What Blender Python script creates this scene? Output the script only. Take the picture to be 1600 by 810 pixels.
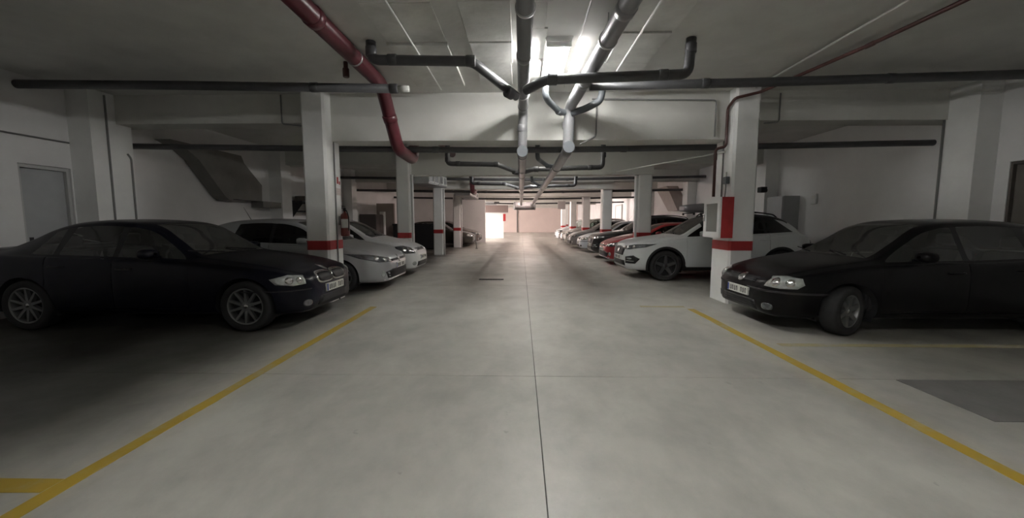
import bpy, bmesh, math, random
import numpy as np
from mathutils import Vector, Matrix
from mathutils.bvhtree import BVHTree

random.seed(7)
for o in list(bpy.data.objects):
    bpy.data.objects.remove(o)
scene = bpy.context.scene
C = scene.collection
PI = math.pi

# ---------------------------------------------------------------- camera
FPX = 615.0
PITCH = math.radians(5.4)
YAW = math.atan(14 * math.cos(PITCH) / FPX)
cam_d = bpy.data.cameras.new('camera')
cam_d.sensor_fit = 'HORIZONTAL'
cam_d.sensor_width = 36.0
cam_d.lens = FPX / 1600 * 36.0
cam_d.clip_start = 0.05
cam_d.clip_end = 200
cam = bpy.data.objects.new('camera', cam_d)
C.objects.link(cam)
cam.location = (0, 0, 1.4)
cam.rotation_euler = (PI / 2 - PITCH, 0, YAW)
scene.camera = cam

# ---------------------------------------------------------------- world, light, exposure
TUBE = 34.0            # radiance of the fluorescent tubes
FAR_FILL = 1500.0  # added fill light for the far end, watts
DAY = 950.0            # daylight coming in through the ramp opening, watts
world = bpy.data.worlds.new('world')
scene.world = world
world.use_nodes = True
world.node_tree.nodes['Background'].inputs[0].default_value = (0.55, 0.6, 0.7, 1)
world.node_tree.nodes['Background'].inputs[1].default_value = 0.6
scene.view_settings.view_transform = 'Standard'
scene.view_settings.look = 'None'
scene.view_settings.gamma = 1.0
scene.view_settings.use_curve_mapping = False
scene.view_settings.exposure = 2.6

ld = bpy.data.lights.new('ramp_daylight', 'AREA')
ld.shape = 'RECTANGLE'
ld.size = 5.0
ld.size_y = 2.6
ld.energy = DAY
ld.color = (1.0, 0.84, 0.78)
lo = bpy.data.objects.new('ramp_daylight', ld)
C.objects.link(lo)
lo.location = (-12.1, 30.6, 1.7)
lo.rotation_euler = (0, -PI / 2, 0)       # shines towards +X
l2 = ld.copy()  # unseen area light, added to brighten the far wall
l2.size = 9.0
l2.energy = FAR_FILL
lo2 = bpy.data.objects.new('far_fill_light', l2)
C.objects.link(lo2)
lo2.location = (-12.1, 43.0, 1.7)
lo2.rotation_euler = (0, -PI / 2, 0)


# ---------------------------------------------------------------- materials
MATS = {}


def mat(name, col, rough=0.6, metal=0.0, noise=0.0, nscale=4.0, bump=0.0, bscale=30.0, coat=0.0, spec=0.5,
        col2=None, stretch=(1, 1, 1)):
    if name in MATS:
        return MATS[name]
    m = bpy.data.materials.new(name)
    m.use_nodes = True
    nt = m.node_tree
    b = nt.nodes['Principled BSDF']
    b.inputs['Roughness'].default_value = rough
    b.inputs['Metallic'].default_value = metal
    b.inputs['Specular IOR Level'].default_value = spec
    if coat:
        b.inputs['Coat Weight'].default_value = coat
        b.inputs['Coat Roughness'].default_value = 0.06
    c = (col[0], col[1], col[2], 1)
    tc = nt.nodes.new('ShaderNodeTexCoord')
    mp = nt.nodes.new('ShaderNodeMapping')
    mp.inputs['Scale'].default_value = stretch
    nt.links.new(tc.outputs['Object'], mp.inputs['Vector'])
    n = nt.nodes.new('ShaderNodeTexNoise')
    n.inputs['Scale'].default_value = nscale
    n.inputs['Detail'].default_value = 6
    n.inputs['Roughness'].default_value = 0.6
    nt.links.new(mp.outputs[0], n.inputs['Vector'])
    r = nt.nodes.new('ShaderNodeValToRGB')
    r.color_ramp.elements[0].position = 0.3
    r.color_ramp.elements[1].position = 0.7
    if col2 is None:
        col2 = tuple(v * (1 - noise) for v in col)
    r.color_ramp.elements[0].color = (col2[0], col2[1], col2[2], 1)
    r.color_ramp.elements[1].color = c
    nt.links.new(n.outputs['Fac'], r.inputs['Fac'])
    nt.links.new(r.outputs['Color'], b.inputs['Base Color'])
    if bump:
        n2 = nt.nodes.new('ShaderNodeTexNoise')
        n2.inputs['Scale'].default_value = bscale
        n2.inputs['Detail'].default_value = 4
        nt.links.new(tc.outputs['Object'], n2.inputs['Vector'])
        bp = nt.nodes.new('ShaderNodeBump')
        bp.inputs['Strength'].default_value = bump
        bp.inputs['Distance'].default_value = 0.02
        nt.links.new(n2.outputs['Fac'], bp.inputs['Height'])
        nt.links.new(bp.outputs['Normal'], b.inputs['Normal'])
    MATS[name] = m
    return m


def floor_mat(name, base, dirt, rough, bays=None):
    m = bpy.data.materials.new(name)
    m.use_nodes = True
    nt = m.node_tree
    b = nt.nodes['Principled BSDF']
    b_ = b
    tc = nt.nodes.new('ShaderNodeTexCoord')
    def noise(scale, detail=6, stretch=(1, 1, 1), rough_=0.6, dist=0.0):
        mp = nt.nodes.new('ShaderNodeMapping')
        mp.inputs['Scale'].default_value = stretch
        nt.links.new(tc.outputs['Object'], mp.inputs['Vector'])
        n = nt.nodes.new('ShaderNodeTexNoise')
        n.inputs['Scale'].default_value = scale
        n.inputs['Detail'].default_value = detail
        n.inputs['Roughness'].default_value = rough_
        n.inputs['Distortion'].default_value = dist
        nt.links.new(mp.outputs[0], n.inputs['Vector'])
        return n
    def ramp(node, p0, p1, c0, c1):
        r = nt.nodes.new('ShaderNodeValToRGB')
        r.color_ramp.elements[0].position = p0
        r.color_ramp.elements[1].position = p1
        r.color_ramp.elements[0].color = (*c0, 1)
        r.color_ramp.elements[1].color = (*c1, 1)
        nt.links.new(node.outputs['Fac'], r.inputs['Fac'])
        return r
    r1 = ramp(noise(0.55, 5, (1, 0.6, 1), 0.55, 0.4), 0.34, 0.66, dirt, base)
    r2 = ramp(noise(1.7, 9, (1.2, 0.8, 1), 0.66, 0.15), 0.32, 0.60, (0.82, 0.82, 0.82), (1.07, 1.07, 1.07))
    r3 = ramp(noise(7.0, 3, (1, 1, 1)), 0.24, 0.31, (0.74, 0.74, 0.74), (1, 1, 1))
    mx = nt.nodes.new('ShaderNodeMix'); mx.data_type = 'RGBA'; mx.blend_type = 'MULTIPLY'; mx.inputs['Factor'].default_value = 1
    nt.links.new(r1.outputs[0], mx.inputs['A']); nt.links.new(r2.outputs[0], mx.inputs['B'])
    mx2 = nt.nodes.new('ShaderNodeMix'); mx2.data_type = 'RGBA'; mx2.blend_type = 'MULTIPLY'; mx2.inputs['Factor'].default_value = 1
    nt.links.new(mx.outputs['Result'], mx2.inputs['A']); nt.links.new(r3.outputs[0], mx2.inputs['B'])
    nt.links.new(mx2.outputs['Result'], b.inputs['Base Color'])
    rr = ramp(noise(1.3, 6, (1, 1, 1)), 0.3, 0.7, (rough - 0.12,) * 3, (rough + 0.12,) * 3)
    nt.links.new(rr.outputs[0], b.inputs['Roughness'])
    if bays:  # tyre grime over the bays, plus light falloff painted into the colour
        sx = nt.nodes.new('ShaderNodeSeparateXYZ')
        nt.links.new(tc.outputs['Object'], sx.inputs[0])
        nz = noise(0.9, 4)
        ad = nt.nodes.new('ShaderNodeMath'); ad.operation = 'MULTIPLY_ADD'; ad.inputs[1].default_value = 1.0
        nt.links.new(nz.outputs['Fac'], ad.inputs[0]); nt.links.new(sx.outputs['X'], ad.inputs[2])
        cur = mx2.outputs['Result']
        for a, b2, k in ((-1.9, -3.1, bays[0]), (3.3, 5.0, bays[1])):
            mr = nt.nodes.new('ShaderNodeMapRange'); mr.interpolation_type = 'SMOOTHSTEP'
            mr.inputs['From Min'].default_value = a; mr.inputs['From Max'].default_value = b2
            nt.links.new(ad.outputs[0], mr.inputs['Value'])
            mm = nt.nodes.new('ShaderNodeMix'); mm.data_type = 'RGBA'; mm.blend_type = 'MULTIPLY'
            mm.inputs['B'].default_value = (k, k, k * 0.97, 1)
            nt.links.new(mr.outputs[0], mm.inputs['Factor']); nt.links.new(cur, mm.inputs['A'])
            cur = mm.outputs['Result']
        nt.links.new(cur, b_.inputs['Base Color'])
    bp = nt.nodes.new('ShaderNodeBump'); bp.inputs['Strength'].default_value = 0.06; bp.inputs['Distance'].default_value = 0.01
    nt.links.new(noise(18, 5).outputs['Fac'], bp.inputs['Height'])
    nt.links.new(bp.outputs['Normal'], b.inputs['Normal'])
    MATS[name] = m
    return m


def paint_line_mat(name, col, under):
    m = bpy.data.materials.new(name)
    m.use_nodes = True
    nt = m.node_tree
    b = nt.nodes['Principled BSDF']
    b.inputs['Roughness'].default_value = 0.6
    tc = nt.nodes.new('ShaderNodeTexCoord')
    n = nt.nodes.new('ShaderNodeTexNoise'); n.inputs['Scale'].default_value = 3.5; n.inputs['Detail'].default_value = 9
    n.inputs['Roughness'].default_value = 0.7
    nt.links.new(tc.outputs['Object'], n.inputs['Vector'])
    r = nt.nodes.new('ShaderNodeValToRGB')
    r.color_ramp.elements[0].position = 0.33; r.color_ramp.elements[1].position = 0.52
    r.color_ramp.elements[0].color = (*under, 1); r.color_ramp.elements[1].color = (*col, 1)
    nt.links.new(n.outputs['Fac'], r.inputs['Fac']); nt.links.new(r.outputs[0], b.inputs['Base Color'])
    MATS[name] = m
    return m


def glass_mat(name, tint, refl=0.0, dust=0.0):
    m = bpy.data.materials.new(name)
    m.use_nodes = True
    nt = m.node_tree
    nt.nodes.clear()
    out = nt.nodes.new('ShaderNodeOutputMaterial')
    tr = nt.nodes.new('ShaderNodeBsdfTransparent'); tr.inputs[0].default_value = (*tint, 1)
    df = nt.nodes.new('ShaderNodeBsdfDiffuse'); df.inputs[0].default_value = (0.5, 0.5, 0.47, 1)
    m0 = nt.nodes.new('ShaderNodeMixShader'); m0.inputs[0].default_value = dust
    nt.links.new(tr.outputs[0], m0.inputs[1]); nt.links.new(df.outputs[0], m0.inputs[2])
    gl = nt.nodes.new('ShaderNodeBsdfGlossy'); gl.inputs['Roughness'].default_value = 0.06
    lw = nt.nodes.new('ShaderNodeFresnel'); lw.inputs['IOR'].default_value = 1.5
    ad = nt.nodes.new('ShaderNodeMath'); ad.operation = 'ADD'; ad.inputs[1].default_value = refl
    nt.links.new(lw.outputs[0], ad.inputs[0])
    mx = nt.nodes.new('ShaderNodeMixShader')
    nt.links.new(ad.outputs[0], mx.inputs[0]); nt.links.new(m0.outputs[0], mx.inputs[1]); nt.links.new(gl.outputs[0], mx.inputs[2])
    nt.links.new(mx.outputs[0], out.inputs[0])
    MATS[name] = m
    return m


def emit_mat(name, col, s):
    m = bpy.data.materials.new(name)
    m.use_nodes = True
    nt = m.node_tree
    b = nt.nodes['Principled BSDF']
    b.inputs['Base Color'].default_value = (0.9, 0.9, 0.9, 1)
    b.inputs['Emission Color'].default_value = (*col, 1)
    b.inputs['Emission Strength'].default_value = s
    MATS[name] = m
    return m


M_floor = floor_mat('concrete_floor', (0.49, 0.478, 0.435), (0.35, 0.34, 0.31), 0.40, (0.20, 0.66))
M_patch = floor_mat('patched_floor', (0.19, 0.185, 0.175), (0.15, 0.145, 0.14), 0.6)
M_joint = mat('joint_filler', (0.11, 0.105, 0.095), 0.9, noise=0.3)
M_wall = mat('painted_wall', (0.80, 0.79, 0.785), 0.8, noise=0.10, nscale=1.2, bump=0.05, bscale=40)
M_pillar = mat('painted_pillar', (0.86, 0.86, 0.845), 0.75, noise=0.12, nscale=1.5, bump=0.05, bscale=25)
M_ceil = mat('concrete_ceiling', (0.70, 0.695, 0.665), 0.9, noise=0.20, nscale=1.1, bump=0.35, bscale=5)
M_plaster = mat('patchy_plaster', (0.72, 0.715, 0.68), 0.9, noise=0.30, nscale=2.2, bump=0.28, bscale=6)
M_beam = mat('concrete_beam', (0.64, 0.635, 0.60), 0.85, noise=0.16, nscale=0.9, bump=0.2, bscale=6)
M_raw = mat('raw_concrete', (0.25, 0.24, 0.225), 0.9, noise=0.2, nscale=2, bump=0.2)
M_pink = mat('pink_wall', (0.66, 0.56, 0.52), 0.8, noise=0.08, nscale=0.8)
M_red = mat('red_band_paint', (0.42, 0.028, 0.03), 0.55, noise=0.25, nscale=6)
M_redpipe = mat('red_pipe_paint', (0.10, 0.018, 0.026), 0.36, noise=0.25, nscale=3)
M_brownpipe = mat('brown_red_pipe', (0.085, 0.032, 0.028), 0.4, noise=0.3, nscale=5)
M_pvc = mat('grey_pvc', (0.25, 0.25, 0.26), 0.32, noise=0.15, nscale=3)
M_pvcd = mat('dark_grey_pvc', (0.085, 0.085, 0.09), 0.45, noise=0.25, nscale=4)
M_cap = mat('pale_grey_pvc', (0.11, 0.12, 0.13), 0.35)
M_galv = mat('galvanised_steel', (0.42, 0.43, 0.44), 0.42, metal=0.6, noise=0.15, nscale=8)
M_conduit = mat('pale_conduit', (0.60, 0.60, 0.57), 0.5)
M_gconduit = mat('grey_conduit', (0.20, 0.20, 0.195), 0.5)
M_clamp = mat('zinc_clamp', (0.45, 0.45, 0.45), 0.4, metal=0.8)
M_yellow = paint_line_mat('yellow_road_paint', (0.42, 0.29, 0.035), (0.40, 0.34, 0.17))
M_yfaint = paint_line_mat('worn_yellow_paint', (0.40, 0.35, 0.19), (0.42, 0.40, 0.34))
M_greydoor = mat('grey_door_paint', (0.42, 0.43, 0.44), 0.5, noise=0.08)
M_frame = mat('door_frame_paint', (0.50, 0.50, 0.49), 0.5)
M_browndoor = mat('brown_door', (0.13, 0.115, 0.10), 0.6, noise=0.2)
M_black = mat('black_plastic', (0.012, 0.012, 0.014), 0.5, noise=0.3, nscale=12)
M_rubber = mat('tyre_rubber', (0.022, 0.022, 0.023), 0.8, noise=0.2, nscale=20)
M_dark = mat('dark_trim', (0.02, 0.02, 0.022), 0.7)
M_cloth = mat('seat_cloth', (0.045, 0.045, 0.048), 0.9)
M_rim = mat('alloy_rim', (0.22, 0.225, 0.225), 0.38, metal=0.6)
M_rimd = mat('dark_alloy_rim', (0.10, 0.10, 0.105), 0.4, metal=0.6)
M_chrome = mat('chrome', (0.75, 0.75, 0.75), 0.15, metal=1.0)
M_plate = mat('plate_white', (0.66, 0.66, 0.62), 0.4)
M_plateb = mat('plate_blue', (0.02, 0.06, 0.30), 0.4)
M_ink = mat('plate_ink', (0.03, 0.03, 0.035), 0.6)
M_lamp = mat('lamp_housing', (0.80, 0.80, 0.78), 0.4)
M_lens = mat('headlight_lens', (0.62, 0.66, 0.64), 0.12, metal=0.35, noise=0.45, nscale=14, coat=1.0)
M_lensd = mat('smoked_headlight', (0.16, 0.17, 0.18), 0.12, metal=0.3, noise=0.6, nscale=16, coat=1.0)
M_amber = mat('amber_lens', (0.50, 0.19, 0.03), 0.25, coat=0.6)
M_tail = mat('tail_lens', (0.25, 0.01, 0.012), 0.15, coat=1.0)
M_white = mat('white_enamel', (0.74, 0.74, 0.73), 0.4)
M_glass = glass_mat('tinted_car_glass', (0.80, 0.86, 0.83), 0.03, 0.06)
M_wind = glass_mat('windscreen_glass', (0.80, 0.86, 0.82), 0.08, 0.14)
M_dglass = glass_mat('dark_car_glass', (0.10, 0.11, 0.11), 0.04)
M_pane = glass_mat('hose_cabinet_pane', (0.86, 0.82, 0.84), 0.04, 0.5)
M_tube = emit_mat('fluorescent_tube', (1.0, 0.99, 0.965), TUBE)
M_tubed = emit_mat('aged_fluorescent_tube', (1.0, 0.97, 0.90), TUBE * 0.32)
M_tubew = emit_mat('warm_fluorescent_tube', (1.0, 0.80, 0.73), TUBE * 1.5)


def paint(name, col, rough=0.35, metal=0.25, coat=0.8):
    return mat('paint_' + name, col, rough, metal=metal, coat=coat, noise=0.04, nscale=30, spec=0.5 if coat > 0.35 else 0.22)


# ---------------------------------------------------------------- object helpers
def link(name, me, m=None, parent=None):
    o = bpy.data.objects.new(name, me)
    C.objects.link(o)
    if m is not None and me is not None and not me.materials:
        me.materials.append(m)
    if parent is not None:
        o.parent = parent
    return o


def empty(name, loc, rz=0.0):
    o = bpy.data.objects.new(name, None)
    C.objects.link(o)
    o.location = loc
    o.rotation_euler = (0, 0, rz)
    o.empty_display_size = 0.2
    return o


def tag(o, label, cat=None, group=None, kind=None):
    o['label'] = label
    if cat:
        o['category'] = cat
    if group:
        o['group'] = group
    if kind:
        o['kind'] = kind
    return o


class MB:
    """collects simple solids, then links them as one mesh"""
    def __init__(self):
        self.v = []
        self.f = []
        self.sm = []

    def add(self, v, f, smooth=False):
        n = len(self.v)
        self.v += [tuple(p) for p in v]
        for q in f:
            self.f.append(tuple(i + n for i in q))
            self.sm.append(smooth)
        return self

    def box(self, x0, x1, y0, y1, z0, z1, bev=0.0):
        if bev <= 0:
            v = [(x0, y0, z0), (x1, y0, z0), (x1, y1, z0), (x0, y1, z0), (x0, y0, z1), (x1, y0, z1), (x1, y1, z1), (x0, y1, z1)]
            return self.add(v, [(3, 2, 1, 0), (4, 5, 6, 7), (0, 1, 5, 4), (1, 2, 6, 5), (2, 3, 7, 6), (3, 0, 4, 7)])
        bm = bmesh.new()
        bmesh.ops.create_cube(bm, size=1)
        for p in bm.verts:
            p.co = Vector(((x0 + x1) / 2 + p.co.x * (x1 - x0), (y0 + y1) / 2 + p.co.y * (y1 - y0), (z0 + z1) / 2 + p.co.z * (z1 - z0)))
        bmesh.ops.bevel(bm, geom=list(bm.edges), offset=bev, segments=2, affect='EDGES', profile=0.5)
        bm.verts.index_update()
        self.add([p.co[:] for p in bm.verts], [[q.index for q in f.verts] for f in bm.faces])
        bm.free()
        return self

    def tube(self, path, r, n=14, cap=True):
        P = [Vector(p) for p in path]
        rs = r if isinstance(r, (list, tuple)) else [r] * len(P)
        up = None
        rings = []
        for i, p in enumerate(P):
            a = P[max(i - 1, 0)]
            b = P[min(i + 1, len(P) - 1)]
            t = (b - a).normalized()
            if up is None:
                up = Vector((0, 0, 1)) if abs(t.z) < 0.9 else Vector((1, 0, 0))
            u = (up - t * up.dot(t)).normalized()
            up = u
            w = t.cross(u)
            rings.append([p + (u * math.cos(2 * PI * k / n) + w * math.sin(2 * PI * k / n)) * rs[i] for k in range(n)])
        v = [q[:] for rg in rings for q in rg]
        f = []
        for i in range(len(P) - 1):
            for k in range(n):
                f.append((i * n + k, i * n + (k + 1) % n, (i + 1) * n + (k + 1) % n, (i + 1) * n + k))
        self.add(v, f, True)
        if cap:
            m = len(self.v) - len(v)
            self.f.append(tuple(m + k for k in reversed(range(n)))); self.sm.append(False)
            e = m + (len(P) - 1) * n
            self.f.append(tuple(e + k for k in range(n))); self.sm.append(False)
        return self

    def prism(self, pts, axis, a, b):
        """polygon pts (2D) pushed along an axis from a to b; axis x: pts (y,z), y: pts (x,z), z: pts (x,y)"""
        n = len(pts)
        def mk(p, c):
            return {'x': (c, p[0], p[1]), 'y': (p[0], c, p[1]), 'z': (p[0], p[1], c)}[axis]
        v = [mk(p, a) for p in pts] + [mk(p, b) for p in pts]
        f = [tuple(range(n)), tuple(reversed(range(n, 2 * n)))]
        for i in range(n):
            j = (i + 1) % n
            f.append((j, i, n + i, n + j))
        return self.add(v, f)

    def lathe(self, prof, axis_o, n=24):
        """profile (r, y) turned about the local y axis through axis_o"""
        v = []
        for r, y in prof:
            for k in range(n):
                a = 2 * PI * k / n
                v.append((axis_o[0] + r * math.cos(a), axis_o[1] + y, axis_o[2] + r * math.sin(a)))
        f = []
        for i in range(len(prof) - 1):
            for k in range(n):
                f.append((i * n + k, i * n + (k + 1) % n, (i + 1) * n + (k + 1) % n, (i + 1) * n + k))
        return self.add(v, f, True)

    def mesh(self, name, m, recalc=True):
        me = bpy.data.meshes.new(name)
        me.from_pydata(self.v, [], self.f)
        me.polygons.foreach_set('use_smooth', self.sm)
        if recalc:
            bm = bmesh.new(); bm.from_mesh(me)
            bmesh.ops.recalc_face_normals(bm, faces=list(bm.faces))
            bm.to_mesh(me); bm.free()
        me.materials.append(m)
        me.update()
        return me

    def build(self, name, m, parent=None):
        return link(name, self.mesh(name, m), None, parent)


def rounded(pts, r, n=6):
    """polyline with its corners rounded into arcs"""
    P = [Vector(p) for p in pts]
    out = [P[0]]
    for i in range(1, len(P) - 1):
        a, b, c = P[i - 1], P[i], P[i + 1]
        d1 = (a - b); d2 = (c - b)
        k = min(r, d1.length * 0.48, d2.length * 0.48)
        p0 = b + d1.normalized() * k
        p1 = b + d2.normalized() * k
        for j in range(n + 1):
            t = j / n
            out.append(p0 * (1 - t) ** 2 + b * 2 * t * (1 - t) + p1 * t * t)
    out.append(P[-1])
    return [p[:] for p in out]


def struct(name, mb, m, label, parent=None, cat=None):
    o = mb.build(name, m, parent)
    if parent is None:
        tag(o, label, cat, None, 'structure')
    return o


# ---------------------------------------------------------------- the hall: floor
CEIL = 3.6
XW = 7.5
fl = MB().box(-12, 8.3, -7.0, 52.5, -0.30, -0.012)
floor = struct('floor', fl, M_joint, 'poured concrete garage floor with saw-cut joints', cat='floor')
ybr = [-7.0, -1.6, 3.47, 8.55, 13.6, 18.7, 23.8, 28.9, 34.0, 43.0, 52.5]
g = 0.0035
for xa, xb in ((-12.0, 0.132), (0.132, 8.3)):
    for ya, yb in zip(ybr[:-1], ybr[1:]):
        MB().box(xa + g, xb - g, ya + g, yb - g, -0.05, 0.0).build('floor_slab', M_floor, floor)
pt = MB().box(3.33, 7.48, 2.72, 3.452, 0.0, 0.004)
o = pt.build('floor_patch', M_patch, floor); o['label'] = 'dark rectangular repair patch in the right bay floor'
# a steel drain slot in the lane
dr = MB()
dr.box(-1.02, -0.42, 9.40, 9.58, 0.0, 0.004)
for i in range(9):
    dr.box(-1.0 + i * 0.065, -0.97 + i * 0.065, 9.42, 9.56, 0.004, 0.008)
o = dr.build('floor_drain', M_dark, floor); o['label'] = 'dark slotted drain cover across the lane'


def line(name, x0, x1, y0, y1, m, label, grp=None):
    bm = bmesh.new()
    nx = max(1, int(abs(x1 - x0) / 0.3)); ny = max(1, int(abs(y1 - y0) / 0.3))
    mb = MB()
    rnd = random.Random(int(y0 * 100 + x0 * 10))
    n = max(nx, ny)
    pa = []; pb = []
    for i in range(n + 1):
        t = i / n
        j1, j2 = rnd.uniform(-.006, .006), rnd.uniform(-.006, .006)
        if ny >= nx:
            y = y0 + (y1 - y0) * t
            pa.append((x0 + j1, y)); pb.append((x1 + j2, y))
        else:
            x = x0 + (x1 - x0) * t
            pa.append((x, y0 + j1)); pb.append((x, y1 + j2))
    mb.prism(pa + pb[::-1], 'z', 0.0, 0.003)
    bm.free()
    return tag(mb.build(name, m), label, 'floor marking', grp)


line('lane_line', -2.48, -2.38, 0.4, 6.35, M_yellow, 'long yellow painted line beside the dark sedan, left edge of the lane')
line('lane_line', 2.68, 2.79, 0.4, 6.3, M_yellow, 'long yellow painted line beside the black hatchback, right edge of the lane')
line('bay_line', -7.4, -2.49, 1.86, 1.97, M_yellow, 'yellow bay divider stub at the bottom left corner of the photo')
line('bay_line', 2.95, 7.2, 4.40, 4.50, M_yfaint, 'faint worn yellow bay divider alongside the black hatchback')
line('bay_line', 1.98, 2.70, 6.42, 6.52, M_yfaint, 'faint worn yellow mark ahead of the pillar with hose cabinet')

# ---------------------------------------------------------------- walls and ceiling
ce = MB().box(-12, 8.3, -7.0, 52.5, CEIL, CEIL + 0.3)
ceiling = struct('ceiling', ce, M_ceil, 'grey unpainted concrete ceiling of the garage', cat='ceiling')
# cast-in formwork panels standing a little proud of the soffit, as in the middle of the photo
rnd = random.Random(3)
for bi, (ya, yb) in enumerate([(1.2, 6.6), (7.5, 11.5), (12.3, 16.4)]):
    for xa, xb in [(-1.66, -0.92), (-0.66, -0.14), (0.08, 0.28), (1.15, 1.75)]:
        y = ya
        while y < yb - 0.3:
            h = rnd.uniform(0.5, 1.05)
            d = rnd.uniform(0.012, 0.045)
            MB().box(xa + rnd.uniform(-.03, .03), xb + rnd.uniform(-.03, .03), y, min(y + h, yb), CEIL - d, CEIL + 0.01, min(0.006, d * 0.4)).build('ceiling_panel', M_plaster, ceiling)
            y += h + rnd.uniform(0.01, 0.06)

# left wall with the door recess
wl = MB()
wl.box(-7.9, -XW, -7.0, 5.80, 0, CEIL)
wl.box(-7.9, -XW, 5.80, 6.50, 2.28, CEIL)
wl.box(-7.9, -XW, 6.50, 27.0, 0, CEIL)
wl.box(-7.9, -7.72, 5.80, 6.50, 0, 2.28)
struct('wall_left', wl, M_wall, 'white painted left wall with a recessed grey door', cat='wall')
wr = MB()
wr.box(XW, 7.9, -7.0, 5.90, 0, CEIL)
wr.box(XW, 7.9, 5.90, 6.32, 2.32, CEIL)
wr.box(XW, 7.9, 6.32, 52.5, 0, CEIL)
wr.box(7.66, 7.9, 5.90, 6.32, 0, 2.32)
struct('wall_right', wr, M_wall, 'white painted right wall behind the parked cars', cat='wall')
struct('wall_back', MB().box(-8, 8, -7.3, -7.0, 0, CEIL), M_wall, 'white painted wall behind the camera', cat='wall')
struct('wall_far', MB().box(-12, 8.3, 52.5, 52.8, 0, CEIL), M_pink, 'pinkish wall closing the far end of the lane', cat='wall')
struct('wall_bay_end', MB().box(-12, -2.45, 27.0, 27.25, 0, CEIL), M_wall, 'pale partition wall ending the left row of bays', cat='wall')
wo = MB()
# two openings: the exit ramp, and one cut for the added far fill light
for (ya, yb, za, zb) in [(27.0, 28.1, 0, CEIL), (33.1, 38.5, 0, CEIL), (47.5, 52.5, 0, CEIL), (28.1, 33.1, 3.0, CEIL), (38.5, 47.5, 3.0, CEIL), (38.5, 47.5, 0, 0.4)]:
    wo.box(-12.2, -12, ya, yb, za, zb)
struct('wall_outer', wo, M_wall, 'outer wall beyond the ramp', cat='wall')
struct('wall_ramp_end', MB().box(-12, -1.5, 34.0, 34.25, 0, CEIL), M_white, 'bright white wall panel beside the exit ramp', cat='wall')

# doors
d1 = empty('door_1', (-7.6, 6.15, 0)); tag(d1, 'grey metal door recessed in the left wall behind the dark sedan', 'door', None, 'structure')
MB().box(-0.02, 0.02, -0.30, 0.30, 0.01, 2.22, 0.004).build('door_leaf', M_greydoor, d1)
fr = MB(); fr.box(-0.05, 0.07, -0.345, -0.305, 0, 2.275); fr.box(-0.05, 0.07, 0.305, 0.345, 0, 2.275); fr.box(-0.05, 0.07, -0.305, 0.305, 2.225, 2.275)
fr.build('door_frame', M_frame, d1)
hd = MB(); hd.tube([(0.02, -0.22, 1.08), (0.07, -0.22, 1.08), (0.07, -0.10, 1.08)], 0.011, 8); hd.box(0.018, 0.03, -0.245, -0.195, 0.98, 1.16)
hd.build('door_handle', M_dark, d1)
d2 = empty('door_2', (7.58, 6.11, 0)); tag(d2, 'dark brown narrow door in the right wall behind the black hatchback', 'door', None, 'structure')
MB().box(-0.02, 0.02, -0.17, 0.17, 0.01, 2.27, 0.004).build('door_leaf', M_browndoor, d2)
fr = MB(); fr.box(-0.07, 0.05, -0.205, -0.175, 0, 2.315); fr.box(-0.07, 0.05, 0.175, 0.205, 0, 2.315); fr.box(-0.07, 0.05, -0.175, 0.175, 2.275, 2.315)
fr.build('door_frame', M_browndoor, d2)
d3 = empty('door_3', (7.49, 30.4, 0)); tag(d3, 'white door on the far right wall between pillars', 'door', None, 'structure')
MB().box(-0.05, 0.0, -0.9, 0.9, 0.01, 2.6, 0.004).build('door_leaf', M_white, d3)
fr = MB(); fr.box(-0.08, 0.0, -1.0, -0.9, 0, 2.7); fr.box(-0.08, 0.0, 0.9, 1.0, 0, 2.7); fr.box(-0.08, 0.0, -0.9, 0.9, 2.6, 2.7)
fr.build('door_frame', M_frame, d3)

# wall pilasters
for i, (x0, x1, ya, yb, side, lab) in enumerate([
        (-XW, -7.12, 6.52, 7.22, 'L', 'white wall pilaster beside the grey door on the left wall'),
        (-XW, -7.12, 11.7, 12.2, 'L', 'white wall pilaster to the right of the concrete stair, left wall'),
        (-XW, -7.12, 16.6, 17.1, 'L', 'white wall pilaster on the left wall near the storage box'),
        (7.55 - 0.4, XW, 6.50, 6.98, 'R', 'white wall pilaster behind the black hatchback on the right wall'),
        (7.12, XW, 11.8, 12.3, 'R', 'white wall pilaster beside the grey cabinet, right wall'),
        (7.12, XW, 17.2, 17.7, 'R', 'white wall pilaster behind the dark cars, right wall'),
        (7.12, XW, 22.6, 23.1, 'R', 'farthest white wall pilaster on the right wall')]):
    struct('wall_pilaster', MB().box(x0, x1, ya, yb, 0, CEIL), M_pillar, lab, cat='pilaster')

# beams: deep between the lane pillars, shallower over the bays
for i, (y0, nm) in enumerate([(6.95, 'nearest'), (11.95, 'second'), (17.0, 'third'), (22.1, 'fourth'), (27.3, 'fifth'), (33.0, 'sixth'), (40.0, 'seventh')]):
    b = MB()
    yb = y0 + 0.42
    b.box(-3.71, 3.94, y0, yb, 2.80, CEIL + 0.01)
    xl = -XW if y0 < 27 else -11.9
    b.box(xl, -3.71, y0 + 0.002, yb - 0.002, 3.11, CEIL + 0.01)
    b.box(3.94, XW, y0 + 0.002, yb - 0.002, 3.11, CEIL + 0.01)
    struct('ceiling_beam', b, M_beam, '%s concrete beam crossing the ceiling over the lane' % nm, cat='beam')

# pillars
NAMES = ['nearest', 'second', 'third', 'fourth', 'fifth', 'sixth']


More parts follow.
